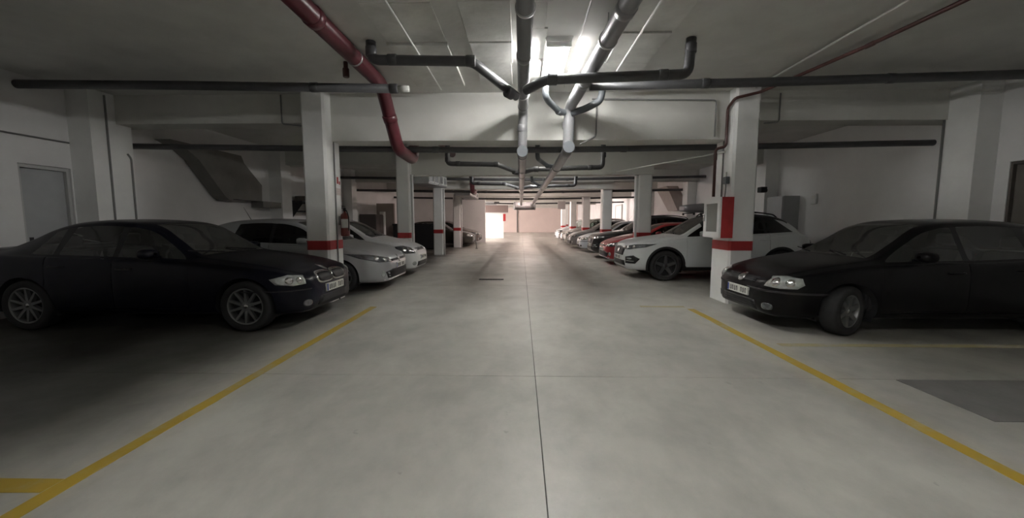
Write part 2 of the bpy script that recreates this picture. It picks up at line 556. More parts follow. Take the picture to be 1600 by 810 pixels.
def pillar(xa, xb, ya, yb, label):
    p = empty('pillar', ((xa + xb) / 2, (ya + yb) / 2, 0))
    tag(p, label, 'pillar', None, 'structure')
    w = (xb - xa) / 2; d = (yb - ya) / 2
    c = 0.035
    oct_ = [(-w + c, -d), (w - c, -d), (w, -d + c), (w, d - c), (w - c, d), (-w + c, d), (-w, d - c), (-w, -d + c)]
    MB().prism(oct_, 'z', 0, CEIL).build('shaft', M_pillar, p)
    e = 0.004
    o2 = [(x * (w + e) / w, y * (d + e) / d) for x, y in oct_]
    MB().prism(o2, 'z', 0.915, 1.075).build('red_band', M_red, p)
    return p


PL = []
for i, (ya, yb) in enumerate([(6.70, 7.25), (11.7, 12.2), (16.6, 17.1), (21.5, 22.0)]):
    PL.append(pillar(-3.70, -3.30, ya, yb, '%s white pillar with red band in the left row%s' % (NAMES[i], ', carrying a fire extinguisher' if i == 0 else '')))
PR = []
for i, (ya, yb) in enumerate([(6.73, 7.35), (12.0, 12.5), (17.2, 17.7), (22.6, 23.1), (28.2, 28.7), (34.5, 35.0)]):
    PR.append(pillar(3.52, 3.93, ya, yb, '%s white pillar with red band in the right row%s' % (NAMES[i], ', carrying a hose cabinet' if i == 0 else '')))
pillar(5.2, 5.7, 47.5, 48.0, 'white pillar with red band before the far wall')

# concrete stair flights seen from below against the walls
def stair(x0, x1, prof, lab):
    mb = MB().prism(prof, 'x', x0, x1)
    return struct('stair_flight', mb, M_raw if x0 < 0 else mat('beige_concrete', (0.45, 0.40, 0.375), 0.85, noise=0.1), lab, cat='stair')


stair(-7.49, -7.15, [(8.05, 3.08), (8.40, 2.98), (8.75, 2.77), (9.46, 2.02), (9.62, 1.92), (9.75, 1.97), (10.82, 1.97), (10.85, 2.40), (10.2, 2.90), (10.1, 3.08)],
      'underside of a grey concrete stair against the left wall')
stair(6.95, 7.49, [(17.75, 1.9), (18.9, 1.9), (20.4, 2.9), (20.5, 3.10), (19.2, 3.10)], 'beige sloping concrete stair against the right wall behind the dark cars')
struct('stair_landing', MB().box(-7.49, -7.15, 10.86, 11.69, 1.80, 1.97), M_raw, 'grey concrete landing below the stair on the left wall', cat='landing')

# ---------------------------------------------------------------- lamps
def lamp(x, y, z, warm, label):
    t = empty('ceiling_lamp', (x, y, z))
    tag(t, label, 'ceiling lamp', 'fluorescent lamps over the lane')
    MB().prism([(-0.17, 0.0), (0.17, 0.0), (0.15, -0.06), (-0.15, -0.06)], 'y', -0.63, 0.63).build('housing', M_lamp, t)
    for s in (-1, 1):
        MB().tube([(s * 0.085, -0.58, -0.085), (s * 0.085, 0.58, -0.085)], 0.016, 10).build('tube', (M_tube, M_tubew, M_tubed)[warm], t)
    for e in (-1, 1):
        MB().box(-0.15, 0.15, e * 0.605 - 0.02, e * 0.605 + 0.02, -0.11, -0.0, 0.004).build('end_cap', M_lamp, t)
    return t


lamp(0.45, 5.55, CEIL, 0, 'lit twin-tube lamp nearest the camera, between the two grey drain pipes')
lamp(0.45, 0.45, CEIL, 0, 'lit twin-tube lamp on the ceiling just above the camera')
lamp(0.45, -4.6, CEIL, 2, 'dimmer twin-tube lamp behind the camera')
lamp(0.45, 9.6, CEIL, 2, 'dimmer twin-tube lamp hidden just behind the nearest beam')
lamp(0.45, 19.8, CEIL, 1, 'warm lit twin-tube lamp between the third and fourth beams')
lamp(0.45, 14.6, CEIL, 0, 'lit twin-tube lamp between the second and third beams')
lamp(0.45, 25.0, CEIL, 1, 'warm lit twin-tube lamp before the bright exit')
lamp(0.45, 37.0, CEIL, 1, 'warm lit twin-tube lamp past the exit')
lamp(0.45, 46.0, CEIL, 1, 'warm lit twin-tube lamp nearest the far wall')


# ---------------------------------------------------------------- pipes
def pipe_thing(name, runs, m, label, cat='pipe', r=0.08, couplings=(), clamps=(), group=None, bend=0.14, ring=None, seg=16):
    """runs: list of (points, radius); couplings: (point, direction, radius); clamps: (x, y, z, radius)"""
    first = runs[0][0][0]
    t = empty(name, first)
    tag(t, label, cat, group)
    o0 = Vector(first)
    for pts, rr in runs:
        P = [Vector(p) - o0 for p in pts]
        MB().tube(rounded(P, bend), rr, seg).build('pipe_run', m, t)
    for p, d, rr in couplings:
        p = Vector(p) - o0; d = Vector(d).normalized()
        MB().tube([p - d * 0.06, p - d * 0.05, p + d * 0.05, p + d * 0.06], [rr * 0.98, rr * 1.10, rr * 1.10, rr * 0.98], seg).build('coupling', ring or m, t)
    for x, y, z, rr in clamps:
        c = Vector((x, y, z)) - o0
        mb = MB()
        n = 18
        for ax in ('y',):
            v = []
            mb.lathe([(rr + 0.002, -0.015), (rr + 0.012, -0.015), (rr + 0.012, 0.015), (rr + 0.002, 0.015)], c, 20)
        cl = mb.build('pipe_clamp', M_clamp, t)
        MB().tube([(c.x, c.y, c.z + rr + 0.01), (c.x, c.y, CEIL - o0.z)], 0.006, 6).build('hanger_rod', M_clamp, cl)
    return t


RM = 0.078
# central main drain
mainA = pipe_thing('drain_pipe', [([(0.04, -3.0, 3.27), (0.03, 6.76, 3.24), (0.02, 6.76, 2.56), (0.02, 25.85, 2.53)], RM)], M_pvc,
                   'long grey drain pipe running down the middle of the lane ceiling', 'pipe', bend=0.16,
                   couplings=[((0.03, 4.6, 3.245), (0, 1, 0), RM), ((0.03, 6.5, 3.24), (0, 1, 0), RM), ((0.02, 6.76, 2.95), (0, 0, 1), RM), ((0.02, 7.05, 2.56), (0, 1, 0), RM), ((0.02, 10.1, 2.555), (0, 1, 0), RM), ((0.02, 15.4, 2.546), (0, 1, 0), RM)],
                   clamps=[(0.035, 3.6, 3.25, RM), (0.03, 5.9, 3.24, RM), (0.02, 9.0, 2.556, RM), (0.02, 13.5, 2.55, RM)])
o = MB().tube([(-0.02, 9.70, -0.71), (-0.02, 9.62, -0.71)], 0.092, 18).build('cleanout_cap', M_cap, mainA); o['label'] = 'round pale grey cleanout cap facing the camera'
mainB = pipe_thing('drain_pipe', [([(1.10, 1.0, 3.36), (0.98, 3.3, 3.345), (0.80, 6.68, 3.28), (0.78, 6.74, 2.59), (0.76, 8.4, 2.56), (0.71, 25.85, 2.51)], 0.09)], M_pvc,
                  'thicker grey drain pipe slanting beside the nearest ceiling lamp', 'pipe', bend=0.18,
                  couplings=[((0.953, 3.8, 3.335), (-0.05, 1, 0), 0.09), ((0.857, 5.6, 3.301), (-0.05, 1, 0), 0.09), ((0.785, 6.76, 3.0), (0, 0, 1), 0.09), ((0.76, 8.6, 2.558), (0, 1, 0), 0.09)],
                  clamps=[(0.92, 4.4, 3.324, 0.09), (0.745, 13.5, 2.546, 0.09)])
o = MB().tube([(0.78 - 1.10, 5.68, -0.74), (0.78 - 1.10, 5.58, -0.74)], 0.095, 18).build('cleanout_cap', M_cap, mainB); o['label'] = 'round pale grey cleanout cap facing the camera'


def branch(y, z, dz, name_l, name_r, r=0.06):
    pipe_thing('branch_pipe', [([(-1.84, y, CEIL - 0.005), (-1.84, y, z + dz), (-0.60, y + 0.02, z + dz - 0.02), (-0.06, y + 0.65, z - 0.03)], r)], M_pvcd, name_l, 'pipe', bend=0.10,
               couplings=[((-1.84, y, z + dz + 0.10), (0, 0, 1), r), ((-1.58, y, z + dz), (1, 0, 0), r), ((-0.62, y + 0.01, z + dz - 0.02), (1, 0, 0), r), ((-0.16, y + 0.53, z - 0.02), (0.6, 0.7, -0.1), r * 1.1)],
               clamps=[])
    pipe_thing('branch_pipe', [([(2.04, y, CEIL - 0.005), (2.02, y, z + 0.02), (0.30, y + 0.03, z - 0.02), (0.06, y + 0.30, z - 0.06)], r)], M_pvcd, name_r, 'pipe', bend=0.10,
               couplings=[((2.04, y, z + 0.32), (0, 0, 1), r), ((1.72, y, z + 0.015), (1, 0, 0), r), ((0.38, y + 0.02, z - 0.018), (1, 0, 0), r * 1.1)], clamps=[])


branch(5.0, 3.16, 0.22, 'dark branch pipe left of the lamp, dropping from the ceiling beside the red pipe', 'dark branch pipe right of the lamp with a tall riser to the ceiling')
branch(10.0, 2.73, 0.12, 'dark branch pipe left of the drain, behind the nearest beam', 'dark branch pipe right of the drain, behind the nearest beam')
branch(14.9, 2.73, 0.10, 'dark branch pipe left of the drain, behind the second beam', 'dark branch pipe right of the drain, behind the second beam')
# short Y-branches between the two drains
for k, (y, z) in enumerate([(6.35, 3.18), (9.1, 2.70), (13.8, 2.68)]):
    pipe_thing('connecting_pipe', [([(0.80 if k == 0 else 0.75, y + 0.35, z), (0.62, y + 0.25, z), (0.42, y - 0.05, z + 0.08), (0.36, y - 0.25, z + 0.1), (0.36, y - 0.25, CEIL - 0.005)], 0.05)], M_cap,
               'pale grey connector between the two drains at the %s beam' % NAMES[k], 'pipe', bend=0.08, couplings=[((0.62, y + 0.25, z), (0.6, 0.8, 0), 0.05)])
pipe_thing('connecting_pipe', [([(0.82, 6.62, 3.16), (1.02, 6.52, 3.20), (1.25, 6.45, 3.30), (1.30, 6.45, CEIL - 0.005)], 0.055)], M_cap,
           'pale grey stub pipe on the right side of the slanting drain', 'pipe', bend=0.08)

# dark transverse pipes
pipe_thing('cross_pipe', [([(-7.5, 5.90, 3.44), (-4.8, 5.86, 3.385), (-1.80, 5.85, 3.315)], 0.062)], M_pvcd,
           'dark pipe crossing the ceiling from the left wall to the red pipe', 'pipe', bend=0.3,
           couplings=[((-1.84, 5.85, 3.316), (1, 0, 0), 0.062), ((-3.0, 5.85, 3.343), (1, 0, 0), 0.062)], clamps=[])
o = bpy.data.objects['cross_pipe']
e_ = MB().tube([(5.70, -0.05, -0.125), (5.88, -0.05, -0.129)], 0.045, 14).build('end_cap', M_conduit, o); e_['label'] = 'white end cap'
pipe_thing('cross_pipe', [([(0.97, 5.80, 3.315), (3.2, 5.85, 3.36), (7.5, 5.90, 3.47)], 0.062)], M_pvcd,
           'dark pipe crossing the ceiling from the slanting drain to the right wall', 'pipe', bend=0.3,
           couplings=[((2.6, 5.83, 3.348), (1, 0, 0), 0.062), ((5.2, 5.875, 3.412), (1, 0, 0), 0.062)], clamps=[])
YC = [7.50, 16.42, 17.95, 23.3, 29.2]
for k, y in enumerate(YC):
    xl = -7.5 if y < 27 else -1.6
    zc = [2.745, 3.14, 2.745, 2.745, 2.745][k]
    pts = [(xl, y, zc + 0.09), (-3.2, y, zc + 0.02), (0, y, zc - 0.02), (3.2, y, zc + 0.02), (XW, y + 0.0, zc + 0.09)]
    pipe_thing('cross_pipe', [(pts, 0.055)], M_pvcd, 'dark pipe running wall to wall %s beam' % ['behind the nearest', 'just before the third', 'behind the third', 'behind the fourth', 'behind the fifth'][k], 'pipe', bend=1.2,
               couplings=[((-1.6, y, zc), (1, 0, 0), 0.055), ((1.9, y, zc), (1, 0, 0), 0.055)], clamps=[])

# the big red fire main, dipping under every beam
RR = 0.102
runs = [(-2.13, -3.0, 3.49), (-2.13, 6.17, 3.49), (-2.07, 6.72, 2.62), (-2.06, 7.64, 2.585), (-2.06, 7.80, 3.42),
        (-2.05, 16.50, 3.42), (-2.05, 16.74, 2.68), (-2.05, 17.55, 2.66), (-2.05, 17.80, 3.42), (-2.05, 21.8, 3.42)]
pipe_thing('fire_main_pipe', [(runs, RR)], M_redpipe, 'thick dark red fire main pipe dropping under the nearest beam', 'pipe', bend=0.16,
           couplings=[((-2.13, 4.2, 3.49), (0, 1, 0), RR), ((-2.10, 6.44, 3.05), (0.1, 0.6, -0.75), RR)], clamps=[(-2.13, 5.2, 3.49, RR - 0.008), (-2.13, 2.6, 3.49, RR - 0.008)])
# a small red stub valve on the first cross pipe
pipe_thing('sprinkler_stub', [([(-2.42, 5.60, 3.595), (-2.42, 5.60, 3.44)], 0.03)], M_brownpipe, 'small red sprinkler stub under the ceiling beside the red main', 'sprinkler', couplings=[((-2.42, 5.60, 3.45), (0, 0, 1), 0.04)])

# thin red supply to the hose cabinet
pipe_thing('hose_supply_pipe', [([(4.35, 2.2, 3.50), (4.15, 5.0, 3.50), (3.85, 6.64, 3.48), (3.47, 6.68, 3.40), (3.47, 6.90, 3.30), (3.47, 6.90, 2.67), (3.30, 6.90, 2.63), (3.30, 6.90, 1.83)], 0.024)], M_brownpipe,
           'thin brownish red pipe feeding the hose cabinet from the ceiling', 'pipe', bend=0.06, seg=10,
           couplings=[((4.15, 5.0, 3.50), (-0.07, 1, 0), 0.027), ((3.30, 6.90, 2.5), (0, 0, 1), 0.027)])
# conduits
def conduit(pts, r, m, lab, bend=0.05):
    return pipe_thing('conduit', [(pts, r)], m, lab, 'conduit', bend=bend, seg=8)


conduit([(3.51, 7.0, 2.60), (2.50, 11.94, 2.83)], 0.016, M_conduit, 'pale thin conduit slanting from the hose cabinet pillar under the beam')
conduit([(-1.35, 0.5, 3.54), (-1.30, 6.6, 3.54)], 0.012, M_conduit, 'white thin conduit on the ceiling right of the red main')
conduit([(1.36, 0.5, 3.54), (1.36, 6.5, 3.54)], 0.014, M_conduit, 'white thin conduit on the ceiling right of the slanting drain')
conduit([(0.68, 0.5, 3.54), (0.68, 6.5, 3.54)], 0.012, M_conduit, 'white thin conduit on the ceiling beside the nearest lamp')
conduit([(3.75, 0.5, 3.54), (3.75, 6.6, 3.54)], 0.014, M_conduit, 'pale conduit on the ceiling left of the thin red pipe')
conduit([(-3.285, 6.98, 2.79), (-3.285, 6.98, 0.0)], 0.012, M_gconduit, 'grey conduit down the lane face of the extinguisher pillar')
conduit([(3.505, 7.05, 2.79), (3.505, 7.05, 1.83)], 0.012, M_gconduit, 'grey conduit down the lane face of the hose cabinet pillar')
conduit([(-7.11, 6.78, 3.55), (-7.11, 6.78, 0.0)], 0.016, M_gconduit, 'dark vertical conduit on the left wall pilaster')
conduit([(-7.11, 7.1, 2.62), (-7.11, 7.16, 2.55), (-7.11, 7.16, 0.0)], 0.016, M_gconduit, 'grey bent conduit on the left wall pilaster edge')
conduit([(-7.485, 0.5, 2.70), (-7.485, 6.5, 2.70)], 0.014, M_gconduit, 'grey horizontal conduit along the left wall above the door')
conduit([(7.13, 6.99, 3.55), (7.13, 6.99, 0.0)], 0.018, M_gconduit, 'dark vertical conduit on the right wall pilaster')
conduit([(-4.15, 6.93, 3.58), (-4.15, 6.93, 3.09), (-3.72, 6.93, 3.05)], 0.012, M_gconduit, 'grey conduit bent down the beam left of the extinguisher pillar')
conduit([(1.28, 6.93, 3.40), (1.28, 6.93, 2.86), (1.0, 6.93, 2.72)], 0.013, M_gconduit, 'grey conduit bent down the beam beside the slanting drain')
conduit([(1.20, 6.92, 3.47), (3.28, 6.92, 3.44), (3.28, 6.92, 2.84)], 0.013, M_gconduit, 'grey conduit along the beam top towards the hose cabinet pillar')
conduit([(4.35, 6.93, 3.55), (4.35, 6.93, 3.08), (4.1, 6.93, 3.06)], 0.012, M_gconduit, 'grey conduit bent down the beam right of the hose cabinet pillar')

conduit([(-3.24, 11.78, 2.79), (-3.24, 11.78, 0.0)], 0.045, M_white, 'white downpipe on the lane side of the second left pillar')
conduit([(-3.25, 16.66, 2.79), (-3.25, 16.66, 0.0)], 0.04, M_white, 'white downpipe on the lane side of the third left pillar')
conduit([(-3.25, 21.56, 2.79), (-3.25, 21.56, 0.0)], 0.04, M_white, 'white downpipe on the lane side of the fourth left pillar')
conduit([(3.47, 12.06, 2.79), (3.47, 12.06, 0.0)], 0.04, M_white, 'white downpipe on the lane side of the second right pillar')

conduit([(-0.5, 52.40, 3.0), (-0.5, 52.40, 0.0)], 0.06, M_gconduit, 'thin grey downpipe on the pinkish far wall')

# ---------------------------------------------------------------- ducts and hanging boxes
def duct(loc, rz, rx, L, W_, H_, label, ngr):
    t = empty('ventilation_duct', loc, rz)
    t.rotation_euler = (rx, 0, rz)
    tag(t, label, 'duct')
    MB().box(-W_, 0, 0, L, 0, H_).build('duct_body', M_galv, t)
    for k in range(3):
        y = L * k / 2
        MB().box(-W_ - 0.015, 0.015, y - 0.015, y + 0.015, -0.015, H_ + 0.015).build('flange', M_galv, t)
        for xx in (-W_ + 0.05, -0.05):
            MB().tube([(xx, y + (0.05 if k < 2 else -0.05), H_), (xx, y + (0.05 if k < 2 else -0.05), CEIL - loc[2] - 0.0 - math.sin(rx) * y)], 0.008, 6).build('hanger_rod', M_clamp, t)
    for k in range(ngr):
        y0 = L * (k + 0.08) / ngr; y1 = L * (k + 0.92) / ngr
        gf = MB()
        gf.box(0.0, 0.03, y0, y1, 0.05, 0.08); gf.box(0.0, 0.03, y0, y1, H_ - 0.08, H_ - 0.05)
        gf.box(0.0, 0.03, y0, y0 + 0.03, 0.08, H_ - 0.08); gf.box(0.0, 0.03, y1 - 0.03, y1, 0.08, H_ - 0.08)
        go = gf.build('grille', M_white, t)
        for j in range(5):
            z = 0.10 + (H_ - 0.2) * j / 4
            MB().box(0.004, 0.022, y0 + 0.03, y1 - 0.03, z - 0.008, z + 0.008).build('grille_slat', M_galv, go)
    return t


duct((-2.98, 12.75, 2.64), 0.02, math.radians(2.5), 3.5, 0.75, 0.42, 'galvanised ventilation duct with four grilles beside the second left pillar', 4)
duct((-2.35, 18.2, 2.62), 0.0, 0.0, 3.6, 0.7, 0.34, 'galvanised ventilation duct farther off between the third and fourth left pillars', 3)
duct((-2.0, 29.0, 2.75), 0.0, 0.0, 3.0, 0.8, 0.36, 'pale duct with grilles before the bright exit', 2)

t = empty('roller_shutter_box', (-2.35, 33.70, 2.20)); tag(t, 'dark brown roller shutter box above the bright exit panel', 'shutter box')
MB().box(-1.35, 1.25, -0.3, 0.28, 0, 0.59, 0.02).build('housing', mat('brown_box', (0.16, 0.12, 0.11), 0.6), t)
MB().box(-1.35, 1.25, -0.32, -0.30, -0.06, 0.0).build('bottom_bar', M_clamp, t)
t = empty('hanging_sign', (2.75, 27.0, 2.26)); tag(t, 'grey hanging sign box over the right edge of the lane', 'sign')
MB().box(-0.26, 0.26, -0.06, 0.06, 0, 0.52, 0.01).build('panel', mat('sign_grey', (0.36, 0.33, 0.32), 0.6), t)
MB().tube([(-0.15, 0, 0.52), (-0.15, 0, CEIL - 2.26)], 0.012, 6).build('hanger_rod', M_clamp, t)
MB().tube([(0.15, 0, 0.52), (0.15, 0, CEIL - 2.26)], 0.012, 6).build('hanger_rod', M_clamp, t)
t = empty('round_duct', (-0.45, 26.2, 2.45)); tag(t, 'short round grey duct elbow hanging over the lane before the exit', 'duct')
MB().tube([(0, 0, 0), (0.3, 0.1, -0.02), (1.4, 0.1, 0.0)], 0.26, 18).build('duct_body', M_pvc, t)
for q in (0.12, 1.30):
    MB().tube([(q, 0.08, 0.24), (q, 0.08, CEIL - 2.45)], 0.012, 6).build('hanger_rod', M_clamp, t)
for q in (0.05, 0.7, 1.35):
    MB().tube([(q - 0.02, 0.1 if q > 0.2 else 0.01, -0.01), (q + 0.02, 0.1 if q > 0.2 else 0.02, -0.01)], 0.28, 18).build('flange', M_galv, t)
t = empty('exit_sign', (-1.42, 33.9, 1.46)); tag(t, 'small red sign on the wall edge beside the bright exit', 'sign')
MB().box(-0.11, 0.11, -0.03, 0.03, 0, 0.62, 0.01).build('panel', M_red, t)
MB().box(-0.09, 0.09, 0.03, 0.10, 0.1, 0.5).build('bracket', M_clamp, t)

# ---------------------------------------------------------------- things on the pillars and walls
# fire extinguisher on the nearest left pillar
t = empty('fire_extinguisher', (-3.20, 7.12, 1.14)); tag(t, 'dark red fire extinguisher hanging on the nearest left pillar', 'fire extinguisher')
mb = MB()
prof = [(0.0, 0.0), (0.062, 0.0), (0.075, 0.012), (0.077, 0.03), (0.077, 0.34), (0.066, 0.39), (0.035, 0.42), (0.022, 0.43), (0.022, 0.45), (0.0, 0.45)]
v = []; f = []
n = 20
for r_, z_ in prof:
    for k in range(n):
        v.append((r_ * math.cos(2 * PI * k / n), r_ * math.sin(2 * PI * k / n), z_))
for i in range(len(prof) - 1):
    for k in range(n):
        f.append((i * n + k, i * n + (k + 1) % n, (i + 1) * n + (k + 1) % n, (i + 1) * n + k))
mb.add(v, f, True)
mb.build('cylinder', mat('extinguisher_red', (0.17, 0.03, 0.025), 0.35, coat=0.5), t)
vl = MB(); vl.box(-0.02, 0.02, -0.02, 0.02, 0.45, 0.50, 0.004); vl.box(-0.012, 0.012, -0.10, 0.03, 0.50, 0.515); vl.box(-0.012, 0.012, -0.09, 0.02, 0.528, 0.542)
vl.build('valve', M_dark, t)
MB().tube(rounded([(0.02, -0.02, 0.475), (0.06, -0.05, 0.46), (0.092, -0.05, 0.36), (0.088, -0.05, 0.10)], 0.05), 0.010, 8).build('hose', M_black, t)
lb = MB()
v = []; f = []
for i, z_ in enumerate((0.15, 0.31)):
    for k in range(9):
        a = -PI / 2 - 1.0 + 2.0 * k / 8 + 0.5
        v.append((0.079 * math.cos(a), 0.079 * math.sin(a), z_))
for k in range(8):
    f.append((k, k + 1, 9 + k + 1, 9 + k))
lb.add(v, f, True).build('paper_label', M_plate, t)
MB().box(-0.098, -0.074, -0.03, 0.03, 0.20, 0.36).build('wall_bracket', M_clamp, t)
# signs above it
def sign(loc, w, h, lab, col, parts):
    t_ = empty('pillar_sign', loc); tag(t_, lab, 'sign')
    MB().box(0, 0.004, -w / 2, w / 2, 0, h).build('panel', col, t_)
    for (a, b, c, d, m) in parts:
        MB().box(0.004, 0.006, a, b, c, d).build('symbol', m, t_)
    return t_


sign((-3.296, 7.12, 2.04), 0.17, 0.20, 'small white and red fire equipment sign above the extinguisher', M_white, [(-0.06, 0.0, 0.04, 0.16, M_red), (0.02, 0.06, 0.03, 0.09, M_red)])
sign((-3.296, 7.12, 1.88), 0.15, 0.12, 'small pale notice just above the fire extinguisher', mat('pale_notice', (0.62, 0.55, 0.52), 0.6), [(-0.05, 0.05, 0.03, 0.035, M_clamp), (-0.05, 0.05, 0.06, 0.065, M_clamp)])

# hose cabinet on the nearest right pillar: red case, white glazed door facing the lane/camera
t = empty('fire_hose_cabinet', (3.31, 6.90, 1.13)); tag(t, 'red fire hose cabinet with white glazed door on the nearest right pillar', 'hose cabinet')
t.rotation_euler = (0, 0, math.radians(0))
cb = MB()
cb.box(0.0, 0.20, -0.28, 0.28, 0, 0.02); cb.box(0.0, 0.20, -0.28, 0.28, 0.66, 0.68)
cb.box(0.0, 0.20, -0.28, -0.26, 0.02, 0.66); cb.box(0.0, 0.20, 0.26, 0.28, 0.02, 0.66); cb.box(0.18, 0.20, -0.26, 0.26, 0.02, 0.66)
cb.build('case', M_red, t)
MB().box(0.165, 0.178, -0.255, 0.255, 0.025, 0.655).build('back_panel', M_white, t)
dd = MB()
dd.box(-0.03, 0.0, -0.285, -0.20, 0, 0.68); dd.box(-0.03, 0.0, 0.20, 0.285, 0, 0.68); dd.box(-0.03, 0.0, -0.20, 0.20, 0, 0.10); dd.box(-0.03, 0.0, -0.20, 0.20, 0.58, 0.68)
do = dd.build('door', M_white, t)
MB().box(-0.016, -0.010, -0.20, 0.20, 0.10, 0.58).build('pane', M_pane, do)
MB().box(-0.05, -0.03, 0.235, 0.265, 0.28, 0.40, 0.004).build('latch', M_clamp, do)
rl = MB()
for q in range(5):
    rl.lathe([(0.06 + q * 0.025, -0.06), (0.085 + q * 0.025, -0.06), (0.085 + q * 0.025, 0.06), (0.06 + q * 0.025, 0.06)], (0, 0, 0), 20)
rm = rl.mesh('hose_reel', M_white)
ro = link('hose_reel', rm, None, t); ro.location = (0.09, 0, 0.34); ro.rotation_euler = (0, 0, PI / 2)
# junction box and cable above
t = empty('junction_box', (3.50, 6.86, 1.92)); tag(t, 'small foil-bright junction box and cable on the pillar above the hose cabinet', 'junction box')
MB().box(-0.05, 0.02, -0.05, 0.05, 0.12, 0.24, 0.008).build('box', M_cap, t)
MB().tube(rounded([(-0.02, 0, 0.12), (-0.04, -0.04, 0.02), (-0.03, 0.0, -0.10)], 0.05), 0.010, 8).build('cable', M_gconduit, t)
MB().tube([(-0.02, 0, 0.24), (-0.02, 0.0, 0.32)], 0.012, 8).build('gland', M_conduit, t)
# grey cabinet on the right wall
t = empty('electrical_cabinet', (7.06, 11.2, 0.75)); tag(t, 'tall grey electrical cabinet on the right wall behind the white car', 'cabinet')
MB().box(0.0, 0.43, -0.35, 0.35, 0, 1.35, 0.01).build('case', M_greydoor, t)
do = MB().box(-0.02, 0.0, -0.33, 0.33, 0.03, 1.32, 0.005).build('door', M_greydoor, t)
MB().box(-0.04, -0.02, 0.24, 0.28, 0.6, 0.75).build('latch', M_dark, do)
t = empty('wall_spotlight', (7.02, 11.7, 2.30)); tag(t, 'small dark spotlight on the pilaster above the grey cabinet', 'spotlight')
MB().box(-0.16, 0.02, -0.16, 0.04, -0.06, 0.10, 0.02).build('head', M_dark, t)
MB().box(0.02, 0.10, -0.03, 0.03, -0.02, 0.04).build('bracket', M_dark, t)
t = empty('wall_socket', (7.44, 10.3, 1.85)); tag(t, 'small white wall socket box right of the grey cabinet', 'socket')
MB().box(0.0, 0.055, -0.09, 0.09, 0, 0.26, 0.012).build('box', M_white, t)
MB().box(-0.01, 0.0, -0.06, 0.06, 0.14, 0.22).build('cover', M_plate, t)

# left wall clutter seen between the pillars
t = empty('wall_shelf', (-7.3, 13.2, 1.72)); tag(t, 'small dark wall shelf rack on the left wall behind the extinguisher pillar', 'shelf')
MB().box(-0.2, 0.25, -0.55, 0.55, 0.30, 0.36).build('shelf_board', M_dark, t)
MB().box(-0.2, 0.25, -0.55, 0.55, 0.0, 0.04).build('shelf_board', M_dark, t)
for yy in (-0.5, 0.5):
    MB().prism([(-0.2, -0.25), (-0.17, -0.25), (0.25, 0.30), (-0.2, 0.30)], 'y', yy - 0.015, yy + 0.015).build('bracket', M_dark, t)
t = empty('cardboard_box', (-7.1, 13.2, 2.082)); tag(t, 'dark box lying on the wall shelf on the left', 'box')
MB().box(-0.3, 0.25, -0.35, 0.35, 0, 0.16, 0.01).build('carton', mat('dark_card', (0.07, 0.06, 0.055), 0.8), t)
MB().box(-0.3, 0.25, -0.025, 0.025, 0.16, 0.163).build('tape', M_clamp, t)
t = empty('storage_cupboard', (-7.05, 18.6, 0)); tag(t, 'dark cupboard against the left wall beyond the white cars', 'cupboard')
MB().box(-0.4, 0.35, -0.5, 0.5, 0.05, 1.75, 0.01).build('carcass', mat('cupboard_brown', (0.10, 0.085, 0.08), 0.7), t)
for s in (-1, 1):
    dk = MB().box(0.35, 0.37, 0.01 if s > 0 else -0.49, 0.49 if s > 0 else -0.01, 0.10, 1.70, 0.004).build('door', mat('cupboard_brown', (0, 0, 0)), t)
    MB().box(0.37, 0.385, s * 0.06 - 0.01, s * 0.06 + 0.01, 0.85, 1.0).build('handle', M_clamp, dk)
t = empty('white_post', (-6.9, 19.6, 0)); tag(t, 'thick white round post next to the dark cupboard', 'post')
MB().tube([(0, 0, 0), (0, 0, 1.9)], 0.14, 16).build('post', M_white, t)
MB().tube([(0, 0, 0), (0, 0, 0.1)], 0.16, 16).build('foot', M_white, t)
struct('stair_partition', MB().box(-7.49, -6.6, 20.4, 20.6, 0, 2.35), mat('beige_partition', (0.36, 0.31, 0.29), 0.8, noise=0.1), 'beige low partition by the left wall past the white post', cat='wall')

# large black storage box between the third and fourth left pillars
t = empty('storage_box', (-5.1, 20.2, 0)); tag(t, 'large black storage box standing past the third left pillar', 'box')
MB().box(-1.35, 1.10, -0.45, 0.45, 0.06, 1.22, 0.02).build('case', M_black, t)
ldo = MB().box(-1.38, 1.13, -0.48, 0.48, 1.22, 1.30, 0.02).build('lid', M_black, t)
for q in (-0.8, 0.55):
    MB().box(q - 0.05, q + 0.05, -0.50, -0.45, 1.10, 1.24).build('latch', M_dark, t)
for q in (-1.2, 0.95):
    for s in (-0.35, 0.35):
        MB().box(q - 0.06, q + 0.06, s - 0.06, s + 0.06, 0, 0.06).build('foot', M_dark, t)
t = empty('leaning_pole', (-2.30, 20.4, 0)); tag(t, 'thin dark pole standing in front of the olive dark car', 'pole')
MB().tube([(0, 0, 0), (-0.08, 0.02, 0.82)], 0.028, 10).build('pole', M_gconduit, t)
MB().tube([(0, 0, 0), (0, 0, 0.03)], 0.07, 12).build('base', M_gconduit, t)


